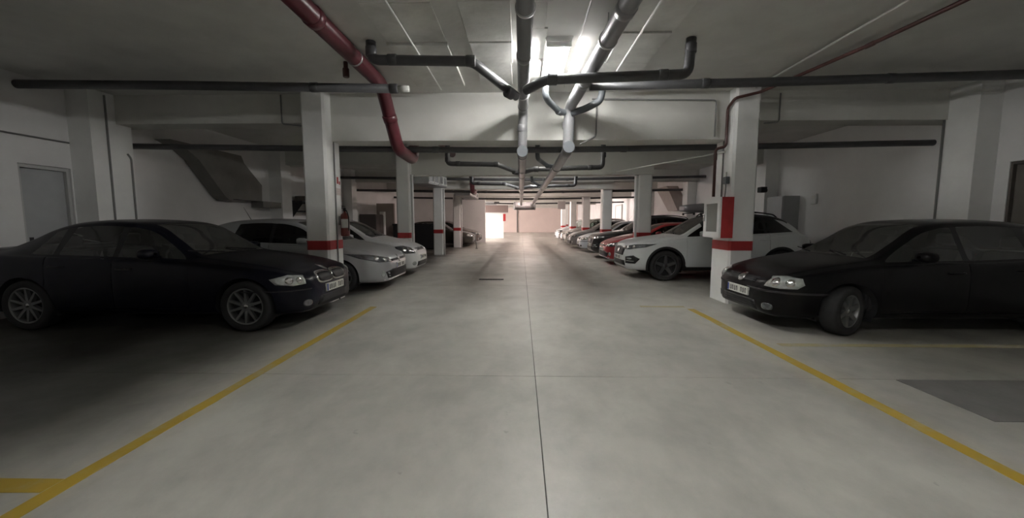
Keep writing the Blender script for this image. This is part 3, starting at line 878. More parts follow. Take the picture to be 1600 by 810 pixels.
# ---------------------------------------------------------------- cars
def pchip(pts):
    X = np.array([p[0] for p in pts], float)
    Y = np.array([p[1] for p in pts], float)
    h = np.diff(X); d = np.diff(Y) / h
    m = np.zeros(len(X))
    for i in range(1, len(X) - 1):
        if d[i - 1] * d[i] > 0:
            w1 = 2 * h[i] + h[i - 1]; w2 = h[i] + 2 * h[i - 1]
            m[i] = (w1 + w2) / (w1 / d[i - 1] + w2 / d[i])
    m[0] = d[0]; m[-1] = d[-1]
    def f(x):
        x = min(max(x, X[0]), X[-1])
        i = min(max(int(np.searchsorted(X, x)) - 1, 0), len(h) - 1)
        t = (x - X[i]) / h[i]
        return ((2 * t ** 3 - 3 * t ** 2 + 1) * Y[i] + (t ** 3 - 2 * t ** 2 + t) * h[i] * m[i] + (-2 * t ** 3 + 3 * t ** 2) * Y[i + 1] + (t ** 3 - t ** 2) * h[i] * m[i + 1])
    return f


NCTRL = 16
NT = 60


def _basis():
    """quadratic clamped B-spline basis, NT x NCTRL"""
    n = NCTRL; k = 2
    knots = [0] * (k + 1) + list(range(1, n - k)) + [n - k] * (k + 1)
    us = np.linspace(0, n - k, NT)
    B = np.zeros((NT, n))
    for a, u in enumerate(us):
        u = min(u, n - k - 1e-9)
        N = [1.0 if knots[i] <= u < knots[i + 1] else 0.0 for i in range(len(knots) - 1)]
        for d in range(1, k + 1):
            for i in range(len(knots) - 1 - d):
                l = 0 if knots[i + d] == knots[i] else (u - knots[i]) / (knots[i + d] - knots[i]) * N[i]
                r = 0 if knots[i + d + 1] == knots[i + 1] else (knots[i + d + 1] - u) / (knots[i + d + 1] - knots[i + 1]) * N[i + 1]
                N[i] = l + r
        B[a] = N[:n]
    return us, B


US, BAS = _basis()
T_SILL = int(np.argmin(abs(US - 2.3)))
T_SHO = int(np.argmin(abs(US - 8.6)))
T_EDGE = int(np.argmin(abs(US - 12.2)))


def inside(poly, x, z):
    c = False
    n = len(poly)
    j = n - 1
    for i in range(n):
        xi, zi = poly[i]; xj, zj = poly[j]
        if (zi > z) != (zj > z) and x < (xj - xi) * (z - zi) / (zj - zi + 1e-12) + xi:
            c = not c
        j = i
    return c


def nearest(poly, x, z):
    P = np.array(poly); Q = np.roll(P, -1, axis=0)
    d = Q - P
    t = ((x - P[:, 0]) * d[:, 0] + (z - P[:, 1]) * d[:, 1]) / ((d ** 2).sum(1) + 1e-12)
    t = np.clip(t, 0, 1)
    R = P + d * t[:, None]
    k = np.argmin((R[:, 0] - x) ** 2 + (R[:, 1] - z) ** 2)
    return R[k]


WHEELS = {}


def wheel_meshes(R, width, style):
    key = (R, width, style)
    if key in WHEELS:
        return WHEELS[key]
    n, mname, sw, rr = {'ten': (10, M_rim, 0.030, 0.72), 'five': (5, M_rim, 0.075, 0.68), 'fived': (5, M_rimd, 0.07, 0.72), 'seven': (7, M_rim, 0.05, 0.68), 'six': (6, M_rim, 0.055, 0.66)}[style]
    hw = width / 2
    ri = R * rr
    ty = MB().lathe([(ri, -hw * 0.8), (ri * 1.02, -hw * 0.95), (R * 0.9, -hw), (R * 0.97, -hw * 0.9), (R, -hw * 0.6), (R * 1.0, hw * 0.6), (R * 0.97, hw * 0.9), (R * 0.9, hw), (ri * 1.02, hw * 0.95), (ri, hw * 0.8)], (0, 0, 0), 40)
    tm = ty.mesh('wheel', M_rubber)
    rb = MB()
    # outer side is -y
    rb.lathe([(ri * 1.01, -hw * 0.85), (ri * 0.96, -hw * 0.92), (ri * 0.91, -hw * 0.80), (ri * 0.90, hw * 0.6), (ri * 1.0, hw * 0.8)], (0, 0, 0), 40)
    rb.lathe([(0.001, -hw * 0.74), (0.045, -hw * 0.76), (0.065, -hw * 0.68), (0.07, -hw * 0.3)], (0, 0, 0), 20)
    for k in range(n):
        a = 2 * PI * k / n + 0.3
        ca, sa = math.cos(a), math.sin(a)
        def pt_(r_, t_, y_):
            return (r_ * ca - t_ * sa, y_, r_ * sa + t_ * ca)
        r0, r1 = 0.05, ri * 0.94
        w0, w1 = sw * 0.62, sw * 0.42
        ya, yb = -hw * 0.72, -hw * 0.84
        v = [pt_(r0, -w0, ya), pt_(r0, w0, ya), pt_(r1, w1, yb), pt_(r1, -w1, yb), pt_(r0, -w0, ya + 0.05), pt_(r0, w0, ya + 0.05), pt_(r1, w1, yb + 0.04), pt_(r1, -w1, yb + 0.04)]
        rb.add(v, [(0, 1, 2, 3), (7, 6, 5, 4), (0, 4, 5, 1), (1, 5, 6, 2), (2, 6, 7, 3), (3, 7, 4, 0)])
    rm_ = rb.mesh('rim', mname)
    bk = MB().lathe([(0.001, hw * 0.0), (ri * 0.90, hw * 0.0)], (0, 0, 0), 30).mesh('brake_disc', M_dark, False)
    hub = MB().lathe([(0.001, -hw * 0.82), (0.026, -hw * 0.80), (0.030, -hw * 0.70)], (0, 0, 0), 16).mesh('hub_cap', M_chrome if style != 'fived' else M_rimd)
    WHEELS[key] = (tm, rm_, bk, hub)
    return WHEELS[key]


def build_car(S, label, paintm, loc, heading, steer=0.0, group=None):
    """S: shape spec. Local x runs from nose to tail, centred; heading = rotation about z"""
    L, W = S['L'], S['W'] / 2
    top, belt_, bot = pchip(S['top']), pchip(S['belt']), pchip(S['bot'])
    wid = pchip([(x, w * W) for x, w in S['wid']])
    roofw = S.get('roofw', 0.66) * W
    xc, xh, xr0, xr1 = S['cowl'], S['header'], S['rear_head'], S['rear_base']
    gref = S['H'] - belt_(0.5 * L)

    def belt(x):
        return min(belt_(x), top(x) - 0.012)

    cache = {}

    def section(x):
        k = round(x, 5)
        if k in cache:
            return cache[k]
        w = wid(x); zb = bot(x); zs = belt(x); zt = top(x)
        zs = max(zs, zb + 0.04)
        gg = max(zt - zs, 0.012)
        s = min(max(gg / gref, 0), 1); s = s * s * (3 - 2 * s)
        we = (0.80 * w) * (1 - s) + min(roofw, 0.8 * w) * s
        crown = gg * 0.45 * (1 - s) + 0.055 * s
        ze = zt - crown
        sy, sz = 0.925 * w, zs + 0.004
        hz = zs - zb
        ct = [(0, zb), (.5 * w, zb), (.84 * w, zb), (.95 * w, zb + .07 * hz), (.985 * w, zb + .22 * hz), (w, zb + .48 * hz), (.998 * w, zb + .74 * hz),
              (.980 * w, zs - .09 * hz), (.957 * w, zs - .02 * hz), (sy, sz)]
        for q in (0.12, 0.5, 0.90):
            ct.append((sy + (we - sy) * q, sz + (ze - sz) * q))
        ct.append((we - 0.02 - 0.01 * s, ze + crown * 0.42))
        ct.append((we * 0.62, zt - crown * 0.08))
        ct.append((0, zt))
        r = BAS @ np.array(ct)
        cache[k] = r
        return r

    # stations
    xs = [0, .008, .02, .04, .065, .095, .13, .17, .21, .25]
    x = 0.29
    while x < L - 0.28:
        xs.append(x); x += 0.042
    xs += [L - .26, L - .21, L - .17, L - .13, L - .095, L - .065, L - .04, L - .02, L - .008, L]
    for sp in (xc, xh, xr0, xr1):
        k = int(np.argmin([abs(q - sp) for q in xs]))
        xs[k] = sp
    xs = sorted(set(round(q, 5) for q in xs))
    NS = len(xs)
    cols = 2 * NT - 2   # full ring: right half 0..NT-1 (y<0 side first), then left half back down
    V = np.zeros((NS, cols, 3))
    for i, x in enumerate(xs):
        r = section(x)
        V[i, :NT, 0] = x - L / 2; V[i, :NT, 1] = -r[:, 0]; V[i, :NT, 2] = r[:, 1]
        V[i, NT:, 0] = x - L / 2; V[i, NT:, 1] = r[NT - 2:0:-1, 0]; V[i, NT:, 2] = r[NT - 2:0:-1, 1]

    def tidx(j):
        return j if j < NT else cols - j

    Vf = V.reshape(-1, 3).copy()
    faces = []
    fij = []
    for i in range(NS - 1):
        for j in range(cols):
            j2 = (j + 1) % cols
            faces.append((i * cols + j, (i + 1) * cols + j, (i + 1) * cols + j2, i * cols + j2))
            fij.append((i, j))
    capf = tuple(range(cols)); capr = tuple((NS - 1) * cols + j for j in reversed(range(cols)))
    bvh = BVHTree.FromPolygons([tuple(v) for v in Vf], faces + [capf, capr])

    # classify
    fr_t = [min(tidx(j), tidx((j + 1) % cols)) for _, j in fij]
    cls = np.zeros(len(faces), int)     # 0 body
    regs = ['body']
    def side_y(xx, z):
        r = section(xx)[T_SILL:T_EDGE + 2]
        return float(np.interp(z, r[:, 1], r[:, 0]))
    polys = {}
    fc = np.array([Vf[list(f)].mean(0) for f in faces]); fc[:, 0] += L / 2
    def add_region(name, poly, tmin, tmax, side):
        regs.append(name); idx = len(regs) - 1
        polys[idx] = poly
        px = [p[0] for p in poly]; pz = [p[1] for p in poly]
        x0, x1, z0, z1 = min(px), max(px), min(pz), max(pz)
        for q in range(len(faces)):
            if cls[q] or not (tmin <= fr_t[q] <= tmax):
                continue
            cx, cy, cz = fc[q]
            if (cy < 0) != (side < 0) or not (x0 <= cx <= x1 and z0 <= cz <= z1):
                continue
            if inside(poly, cx, cz):
                cls[q] = idx
        return idx
    # wheel arches
    Rw = S['R']; Ra = Rw + S.get('gap', 0.045)
    for side in (-1, 1):
        for wx in S['wheels']:
            circ = [(wx + Ra * math.cos(2 * PI * k / 48), Rw + Ra * math.sin(2 * PI * k / 48)) for k in range(48)]
            add_region('arch', circ, 2, T_SHO + 2, side)
            # underside near the wheel
            idx = len(regs) - 1
            for q in range(len(faces)):
                if not cls[q] and fr_t[q] < T_SILL + 6 and (fc[q, 1] < 0) == (side < 0) and abs(fc[q, 1]) > 0.55 * W and abs(fc[q, 0] - wx) < Ra * 0.93 and fc[q, 2] < Rw:
                    cls[q] = idx
    # side windows
    def zed(x):
        r = section(x); return r[T_EDGE, 1]
    for side in (-1, 1):
        for (xa, xb, s0, s1) in S['windows']:
            lo = []; hi = []
            for k in range(17):
                t = k / 16
                xx = xa + (xb - xa) * t
                lo.append((xx, belt(xx) + 0.022))
            for k in range(17):
                t = k / 16
                xx = (xa + s0) + (xb - s1 - xa - s0) * t
                hi.append((xx, max(zed(xx) - S.get('rail', 0.035), belt(xx) + 0.03)))
            add_region('side_window', lo + hi[::-1], T_SHO - 2, T_EDGE + 1, side)
        wins = S['windows']
        for (a0, a1, a2, a3), (b0, b1, b2, b3) in zip(wins[:-1], wins[1:]):
            z0, z1 = belt(a1) + 0.022, zed(a1) - S.get('rail', 0.035)
            add_region('window_pillar', [(a1 - 0.005, z0), (b0 + 0.005, z0), (b0 + b2 + 0.005, z1), (a1 - a3 - 0.005, z1)], T_SHO - 2, T_EDGE + 1, side)
        for (xa, xb, kind) in S['doors']:
            lo = [(xa + (xb - xa) * k / 12, bot(xa) + 0.10) for k in range(13)]
            hi = [(xa + (xb - xa) * k / 12, belt(xa + (xb - xa) * k / 12) - 0.005) for k in range(13)]
            add_region('door', lo + hi[::-1], T_SILL - 2, T_SHO + 3, side)
        if S.get('cladding'):
            zc_ = S['cladding']
            add_region('sill_cladding', [(S['wheels'][0], 0), (S['wheels'][1], 0), (S['wheels'][1], zc_), (S['wheels'][0], zc_)], 2, T_SHO, side)
    # windscreens
    iw0, iw1 = xs.index(round(xc, 5)), xs.index(round(xh, 5))
    ir0, ir1 = xs.index(round(xr0, 5)), xs.index(round(xr1, 5))
    regs.append('windscreen'); kw = len(regs) - 1
    regs.append('rear_window'); kr = len(regs) - 1
    for q, (i, j) in enumerate(fij):
        if cls[q] == 0 and fr_t[q] >= T_EDGE + 3:
            if iw0 <= i < iw1:
                cls[q] = kw
            elif ir0 <= i < ir1:
                cls[q] = kr
    if S.get('roofm'):
        regs.append('roof_panel'); kk = len(regs) - 1
        for q, (i, j) in enumerate(fij):
            if cls[q] == 0 and fr_t[q] >= T_EDGE - 2 and iw1 - 6 <= i < ir0 + 3:
                cls[q] = kk
    # snap region edges
    vc = {}
    for q, f in enumerate(faces):
        for a in f:
            vc.setdefault(a, set()).add(int(cls[q]))
    for a, st in vc.items():
        if len(st) > 1:
            k = max((c for c in st if c in polys), default=None)
            for c in sorted(st):
                if c in polys:
                    k = c
                    break
            if k is None:
                continue
            x0, y0, z0 = Vf[a]
            p = nearest(polys[k], x0 + L / 2, z0)
            if (p[0] - x0 - L / 2) ** 2 + (p[1] - z0) ** 2 < 0.05 ** 2:
                xx = min(max(p[0], 0.001), L - 0.001)
                r = section(xx)
                if r[T_SILL, 1] < p[1] < r[T_EDGE + 1, 1]:
                    Vf[a] = (p[0] - L / 2, math.copysign(side_y(xx, p[1]), y0), p[1])

    root = empty(S['name'], loc, heading)
    tag(root, label, 'car', group)

    def make(name, fl, m, parent, smooth=True, thick=0, shrink=0.0):
        used = sorted({a for f in fl for a in f})
        mp = {a: i for i, a in enumerate(used)}
        pts = Vf[used].copy()
        if shrink:
            ed = {}
            for f in fl:
                for a, b in zip(f, f[1:] + f[:1]):
                    ed[(min(a, b), max(a, b))] = ed.get((min(a, b), max(a, b)), 0) + 1
            bd = {v for e, c in ed.items() if c == 1 for v in e}
            cen = pts.mean(0)
            for a in bd:
                i = mp[a]
                d = cen - pts[i]; d[1] = 0
                l = np.linalg.norm(d) + 1e-9
                pts[i] += d / l * shrink
                pts[i, 1] -= math.copysign(shrink * 0.8, pts[i, 1])
        me = bpy.data.meshes.new(name)
        me.from_pydata([tuple(p) for p in pts], [], [tuple(mp[a] for a in f) for f in fl])
        me.polygons.foreach_set('use_smooth', [len(f) == 4 and smooth for f in fl])
        me.materials.append(m)
        me.update()
        return link(name, me, None, parent)

    by = {}
    for q, f in enumerate(faces):
        by.setdefault(int(cls[q]), []).append(f)
    make('body', by[0] + [capf, capr], paintm, root)
    for k, nm in enumerate(regs):
        if k == 0 or k not in by or nm == 'arch':
            continue
        if nm == 'side_window':
            make(nm, by[k], S.get('glass', M_glass), root)
        elif nm == 'windscreen':
            make(nm, by[k], M_wind, root)
        elif nm == 'rear_window':
            make(nm, by[k], S.get('glass', M_glass), root)
        elif nm == 'door':
            make(nm, by[k], paintm, root, shrink=0.004)
        elif nm in ('sill_cladding', 'window_pillar'):
            make(nm, by[k], M_black, root)
        elif nm == 'roof_panel':
            make(nm, by[k], S['roofm'], root)

    # wheels, arch liners, arch trims
    tw = S.get('tw', 0.215)
    tm, rm_, bk, hub = wheel_meshes(Rw, tw, S['rim'])
    for wi, wx in enumerate(S['wheels']):
        for side in (-1, 1):
            yw = side * (wid(wx) - tw / 2 - 0.012)
            wo_ = link('wheel', tm, None, root)
            wo_.location = (wx - L / 2, yw, Rw)
            ang = steer if wi == 0 else 0
            wo_.rotation_euler = (0, 0, (0 if side < 0 else PI) + ang)
            link('rim', rm_, None, wo_); link('brake_disc', bk, None, wo_); link('hub_cap', hub, None, wo_)
            lv = []; n = 26
            for k in range(n + 1):
                a = -0.42 + (PI + 0.84) * k / n
                px, pz = wx + Ra * math.cos(a), Rw + Ra * math.sin(a)
                zc2 = max(pz, bot(px) + 0.03)
                try:
                    yo = side_y(min(max(px, .01), L - .01), zc2) - 0.004
                except Exception:
                    yo = W
                lv.append((px - L / 2, yo, pz))
            mb = MB()
            v = [(a, side * b, c) for a, b, c in lv] + [(a, side * 0.52 * W, c) for a, b, c in lv]
            m_ = n + 1
            mb.add(v, [(k, k + 1, m_ + k + 1, m_ + k) for k in range(n)], True)
            mb.add([(a, side * 0.52 * W, c) for a, b, c in lv], [tuple(range(m_))])
            mb.build('wheel_arch', M_dark, root)
            if S.get('archtrim'):
                tr = MB(); v = []
                for k in range(n + 1):
                    a = -0.25 + (PI + 0.5) * k / n
                    for rr_ in (Ra - 0.004, Ra + S['archtrim']):
                        px, pz = wx + rr_ * math.cos(a), Rw + rr_ * math.sin(a)
                        zc2 = max(pz, bot(px) + 0.03)
                        v.append((px - L / 2, side * (side_y(min(max(px, .01), L - .01), zc2) + 0.010), pz))
                tr.add(v, [(2 * k, 2 * k + 1, 2 * k + 3, 2 * k + 2) for k in range(n)], True)
                tr.build('arch_trim', M_black, root)

    # surface pieces: outline in (a, b) seen along a direction, laid on the body
    def surf(name, outline, origin, ua, ub, d, m, parent=root, off=0.006, rings=4, depth=0.02):
        P = [Vector((a, b)) for a, b in outline]
        out = []
        for i in range(len(P)):
            q = P[(i + 1) % len(P)]
            k = max(1, int((q - P[i]).length / 0.05))
            for j in range(k):
                out.append(P[i].lerp(q, j / k))
        cen = sum(out, Vector((0, 0))) / len(out)
        d = Vector(d).normalized(); ua = Vector(ua); ub = Vector(ub); origin = Vector(origin)
        pts = []
        last = None
        def cast(p):
            nonlocal last
            o_ = origin + ua * p.x + ub * p.y
            h, nrm, _, dist = bvh.ray_cast(o_, d)
            if h is None:
                return None
            return h
        grid = []
        for r in range(rings + 1):
            t = r / rings
            grid.append([cen.lerp(p, t) for p in out])
        n = len(out)
        v = []
        hits = [[cast(p) for p in rg] for rg in grid]
        dep = [((h - origin).dot(d)) for rg in hits for h in rg if h is not None]
        if not dep:
            return None
        md = sum(dep) / len(dep)
        for rg, hg in zip(grid, hits):
            for p, h in zip(rg, hg):
                if h is None or abs((h - origin).dot(d) - md) > 0.6:
                    h = origin + ua * p.x + ub * p.y + d * md
                v.append((h - d * off)[:])
        f = []
        for r in range(rings):
            for k in range(n):
                f.append((r * n + k, r * n + (k + 1) % n, (r + 1) * n + (k + 1) % n, (r + 1) * n + k))
        base = len(v)
        for k in range(n):
            v.append((Vector(v[rings * n + k]) + d * depth)[:])
        for k in range(n):
            f.append((rings * n + k, rings * n + (k + 1) % n, base + (k + 1) % n, base + k))
        mb = MB(); mb.add(v, f, True)
        return mb.build(name, m, parent)

    FX = -L / 2 - 1.0
    def front(name, outline, m, parent=root, off=0.006, depth=0.02):
        return surf(name, outline, (FX, 0, 0), (0, 1, 0), (0, 0, 1), (1, 0, 0), m, parent, off, 4, depth)
    S['front'](front, surf, root, L, W, side_y, bvh, wid)
    # tail lamps
    for side in (-1, 1):
        zt = S.get('tailz', 0.85)
        surf('tail_lamp', [(-0.16, zt - 0.10), (0.10, zt - 0.10), (0.14, zt + 0.07), (-0.10, zt + 0.09)], (L / 2 + 0.9, side * (W + 0.55), 0), (0.62, side * -0.78, 0), (0, 0, 1), (-0.78, side * -0.62, 0), S.get('tailm', M_tail))
    # mirrors
    for side in (-1, 1):
        mx_ = xc + 0.42; zb_ = belt(mx_) + 0.06
        y0 = side * (wid(mx_) * 0.93)
        mb = MB()
        n = 12
        prof = [(-0.085, 0.25), (-0.07, 0.75), (-0.02, 1.0), (0.05, 1.0), (0.07, 0.9), (0.072, 0.0)]
        v = []
        for px, sc in prof:
            for k in range(n):
                a = 2 * PI * k / n
                cy = math.copysign(abs(math.cos(a)) ** 0.7, math.cos(a)); cz = math.copysign(abs(math.sin(a)) ** 0.7, math.sin(a))
                v.append((mx_ - L / 2 + px, y0 + side * 0.13 + cy * 0.095 * sc, zb_ + 0.03 + cz * 0.062 * sc))
        f = [(i * n + k, i * n + (k + 1) % n, (i + 1) * n + (k + 1) % n, (i + 1) * n + k) for i in range(len(prof) - 1) for k in range(n)]
        mb.add(v, f, True)
        mb.tube([(mx_ - L / 2, y0 - side * 0.02, zb_ - 0.02), (mx_ - L / 2, y0 + side * 0.08, zb_)], 0.022, 8)
        mb.build('mirror', S.get('mirrorm', paintm), root)
        # door handles
        for (xa, xb, kind) in S['doors']:
            hx = xb - 0.16
            hz = belt(hx) - 0.12
            yh = side * (side_y(hx, hz) + 0.004)
            MB().tube(rounded([(hx - 0.10 - L / 2, yh - side * 0.01, hz), (hx - 0.09 - L / 2, yh + side * 0.028, hz), (hx + 0.07 - L / 2, yh + side * 0.028, hz), (hx + 0.08 - L / 2, yh - side * 0.01, hz)], 0.02, 3), 0.012, 8).build('door_handle', S.get('handlem', paintm), root)
    # cabin: floor tub, dashboard, seats, wheel
    zf = 0.32
    zi = belt(0.5 * L) - 0.12
    wi = wid(0.5 * L) * 0.86
    tub = MB()
    xa, xb = xc - 0.05 - L / 2, xr1 - 0.25 - L / 2
    tub.box(xa, xb, -wi, wi, zf - 0.03, zf)
    tub.box(xa, xb, -wi - 0.02, -wi, zf, zi); tub.box(xa, xb, wi, wi + 0.02, zf, zi)
    tub.box(xb, xb + 0.02, -wi, wi, zf, zi)
    tub.build('cabin_floor', M_dark, root)
    MB().prism([(xa - 0.02, zf), (xa + 0.50, zf), (xa + 0.52, zi + 0.02), (xa + 0.30, zi + 0.10), (xa - 0.02, zi + 0.02)], 'y', -wi + 0.01, wi - 0.01).build('dashboard', M_dark, root)
    sw_ = MB()
    sc = Vector((xa + 0.62, 0.36, zi + 0.06))
    path = [(sc.x + 0.09 * math.sin(2 * PI * k / 20) * 0.9, sc.y + 0.185 * math.cos(2 * PI * k / 20), sc.z + 0.16 * math.sin(2 * PI * k / 20)) for k in range(21)]
    sw_.tube(path, 0.014, 8)
    sw_.tube([(xa + 0.42, 0.36, zi), sc[:]], 0.03, 8)
    sw_.build('steering_wheel', M_dark, root)
    Hs = S['H']
    for (sx, rowh) in ((xh + 0.28 - L / 2, Hs - 0.38), (xh + 1.12 - L / 2, Hs - 0.43)):
        for sy_ in (-0.36, 0.36):
            s_ = empty('seat', (sx, sy_, zf)); s_.parent = root
            hh = rowh - zf
            MB().box(-0.45, 0.05, -0.24, 0.24, 0.0, 0.24, 0.05).build('cushion', M_cloth, s_)
            MB().prism([(0.0, 0.22), (0.12, 0.18), (0.30, hh - 0.12), (0.26, hh), (0.16, hh - 0.02)], 'y', -0.23, 0.23).build('backrest', M_cloth, s_)
            MB().box(0.20, 0.29, -0.12, 0.12, hh + 0.03, hh + 0.19, 0.03).build('headrest', M_cloth, s_)
    hl = MB()
    zr = Hs - 0.085
    hl.box(xh + 0.25 - L / 2, xr0 - 0.25 - L / 2, -roofw * 0.72, roofw * 0.72, zr - 0.02, zr)
    hl.build('headliner', M_cloth, root)
    MB().box(xh + 0.06 - L / 2, xh + 0.09 - L / 2, -0.12, 0.12, Hs - 0.22, Hs - 0.15, 0.01).build('interior_mirror', M_dark, root)
    # wipers
    for q in (-0.35, 0.3):
        p0 = Vector((xc - L / 2 - 0.03, q, top(xc) + 0.01)); p1 = Vector((xc - L / 2 + 0.10, q + 0.45, top(xc + 0.10) + 0.008))
        MB().tube([p0[:], p1[:]], 0.008, 6).build('wiper', M_black, root)
    if S.get('antenna'):
        ax, al, lean = S['antenna']
        MB().tube([(ax - L / 2, 0, top(ax) - 0.005), (ax - L / 2 + lean, 0, top(ax) + al)], [0.008, 0.003], 6).build('antenna', M_black, root)
    if S.get('rails'):
        for side in (-1, 1):
            x0_, x1_ = xh + 0.12, xr0 - 0.05
            yy = side * (roofw - 0.09)
            def zz(xx):
                h, _, _, _ = bvh.ray_cast(Vector((xx - L / 2, yy, 4)), Vector((0, 0, -1)))
                return h.z if h else top(xx)
            pts = [(x0_ - L / 2, yy, zz(x0_) + 0.0)] + [(x - L / 2, yy, zz(x) + 0.05) for x in np.linspace(x0_ + 0.08, x1_ - 0.08, 6)] + [(x1_ - L / 2, yy, zz(x1_))]
            MB().tube(rounded(pts, 0.05, 3), 0.016, 8).build('roof_rail', S.get('railm', M_black), root)
    return root


# ---- shared front details
def plate(front, root, L, bvh, z, y=0.0):
    h, _, _, _ = bvh.ray_cast(Vector((-L / 2 - 1, y, z)), Vector((1, 0, 0)))
    x = (h.x if h else -L / 2) - 0.014
    p = MB().box(x - 0.006, x + 0.02, y - 0.26, y + 0.26, z - 0.055, z + 0.055, 0.003).build('number_plate', M_plate, root)
    MB().box(x - 0.0075, x - 0.0055, y + 0.218, y + 0.255, z - 0.05, z + 0.05).build('plate_band', M_plateb, p)
    ink = MB()
    yy = y + 0.19
    for k, wdt in enumerate([0.036, 0.030, 0.036, 0.034, 0, 0.036, 0.032, 0.036]):
        if wdt:
            ink.box(x - 0.0075, x - 0.0055, yy - wdt, yy - wdt + 0.011, z - 0.034, z + 0.034)
            ink.box(x - 0.0075, x - 0.0055, yy - 0.011, yy, z - 0.034, z + 0.034)
            ink.box(x - 0.0075, x - 0.0055, yy - wdt + 0.011, yy - 0.011, z + (0.022 if k % 2 else -0.034), z + (0.034 if k % 2 else -0.022))
        yy -= 0.054
    ink.build('plate_characters', M_ink, p)
    return p


def lights(surf, root, L, W, pts, m, ang=0.62, inner=None, amber=None):
    """headlights laid on the front corners; pts (a, z): a grows from the centre line outwards and round the corner"""
    ca, sa = math.cos(ang), math.sin(ang)
    for side in (-1, 1):
        org = (-L / 2 - 0.9 * ca + 0.22, side * (W * 0.72 + 0.9 * sa), 0)
        ua = (sa, side * ca, 0)
        d = (ca, -side * sa, 0)
        h = surf('headlight', pts, org, ua, (0, 0, 1), d, m, root, 0.008, 4, 0.03)
        if h is None:
            continue
        if inner:
            for (a, z, r) in inner:
                surf('reflector', [(a + r * math.cos(2 * PI * k / 14), z + r * math.sin(2 * PI * k / 14)) for k in range(14)], org, ua, (0, 0, 1), d, M_chrome, h, 0.014, 2, 0.01)
        if amber:
            surf('indicator', amber, org, ua, (0, 0, 1), d, M_amber, h, 0.013, 3, 0.01)


def ell(cx, cz, a, b, n=20, p=1.0):
    return [(cx + a * math.copysign(abs(math.cos(2 * PI * k / n)) ** p, math.cos(2 * PI * k / n)), cz + b * math.copysign(abs(math.sin(2 * PI * k / n)) ** p, math.sin(2 * PI * k / n))) for k in range(n)]


def bars(front, root, y0, y1, z0, z1, n, m):
    for k in range(n):
        z = z0 + (z1 - z0) * (k + 0.5) / n
        front('grille_bar', [(y0, z - 0.006), (y1, z - 0.006), (y1, z + 0.006), (y0, z + 0.006)], m, root, 0.012, 0.01)


def front_sedan(front, surf, root, L, W, side_y, bvh, wid):
    for s in (-1, 1):
        k = front('kidney_surround', [(s * (0.20 + q[0] * 0.205), 0.635 + q[1] * 0.085) for q in ell(0, 0, 1, 1, 24, 0.6)], M_chrome, root, 0.010)
        front('kidney_grille', [(s * (0.20 + q[0] * 0.18), 0.635 + q[1] * 0.062) for q in ell(0, 0, 1, 1, 24, 0.6)], M_black, root, 0.016)
        front('fog_lamp', ell(s * 0.62, 0.33, 0.055, 0.045), M_lensd, root, 0.01)
    front('lower_grille', [(-0.45, 0.27), (0.45, 0.27), (0.40, 0.39), (-0.40, 0.39)], M_black, root, 0.008)
    front('emblem', ell(0, 0.745, 0.04, 0.035), M_chrome, root, 0.012)
    plate(front, root, L, bvh, 0.475)
    lights(surf, root, L, W, [(-0.10, 0.59), (0.06, 0.575), (0.24, 0.60), (0.29, 0.67), (0.10, 0.72), (-0.09, 0.70)], M_lens, 0.66, [(-0.02, 0.645, 0.038), (0.10, 0.645, 0.045)])
    for s in (-1, 1):
        surf('bumper_strip', [(-0.15, 0.505), (0.62, 0.505), (0.62, 0.52), (-0.15, 0.52)], (-L / 2 - 0.6, s * (W + 0.5), 0), (0.7, s * 0.7, 0), (0, 0, 1), (0.7, -s * 0.7, 0), M_dark, root, 0.004)


def front_hatch_old(front, surf, root, L, W, side_y, bvh, wid):
    front('grille', [(-0.33, 0.585), (0.33, 0.585), (0.36, 0.665), (-0.36, 0.665)], M_black, root, 0.008)
    bars(front, root, -0.33, 0.33, 0.59, 0.66, 3, M_dark)
    em = front('emblem', ell(0, 0.63, 0.068, 0.058), M_chrome, root, 0.020)
    front('lower_grille', [(-0.42, 0.24), (0.42, 0.24), (0.38, 0.36), (-0.38, 0.36)], M_black, root, 0.008)
    bars(front, root, -0.38, 0.38, 0.25, 0.35, 3, M_dark)
    for s in (-1, 1):
        front('fog_lamp', ell(s * 0.58, 0.31, 0.065, 0.045, 18, 0.7), M_lensd, root, 0.010)
        surf('bumper_strip', [(-0.42, 0.50), (0.50, 0.50), (0.50, 0.525), (-0.42, 0.525)], (-L / 2 - 0.6, s * (W + 0.5), 0), (0.7, s * 0.7, 0), (0, 0, 1), (0.7, -s * 0.7, 0), M_dark, root, 0.010)
    plate(front, root, L, bvh, 0.45)
    lights(surf, root, L, W, [(-0.20, 0.575), (0.0, 0.56), (0.17, 0.57), (0.23, 0.62), (0.20, 0.70), (0.02, 0.72), (-0.14, 0.70)], M_lens, 0.64, [(-0.06, 0.64, 0.055), (0.10, 0.64, 0.05)], None)


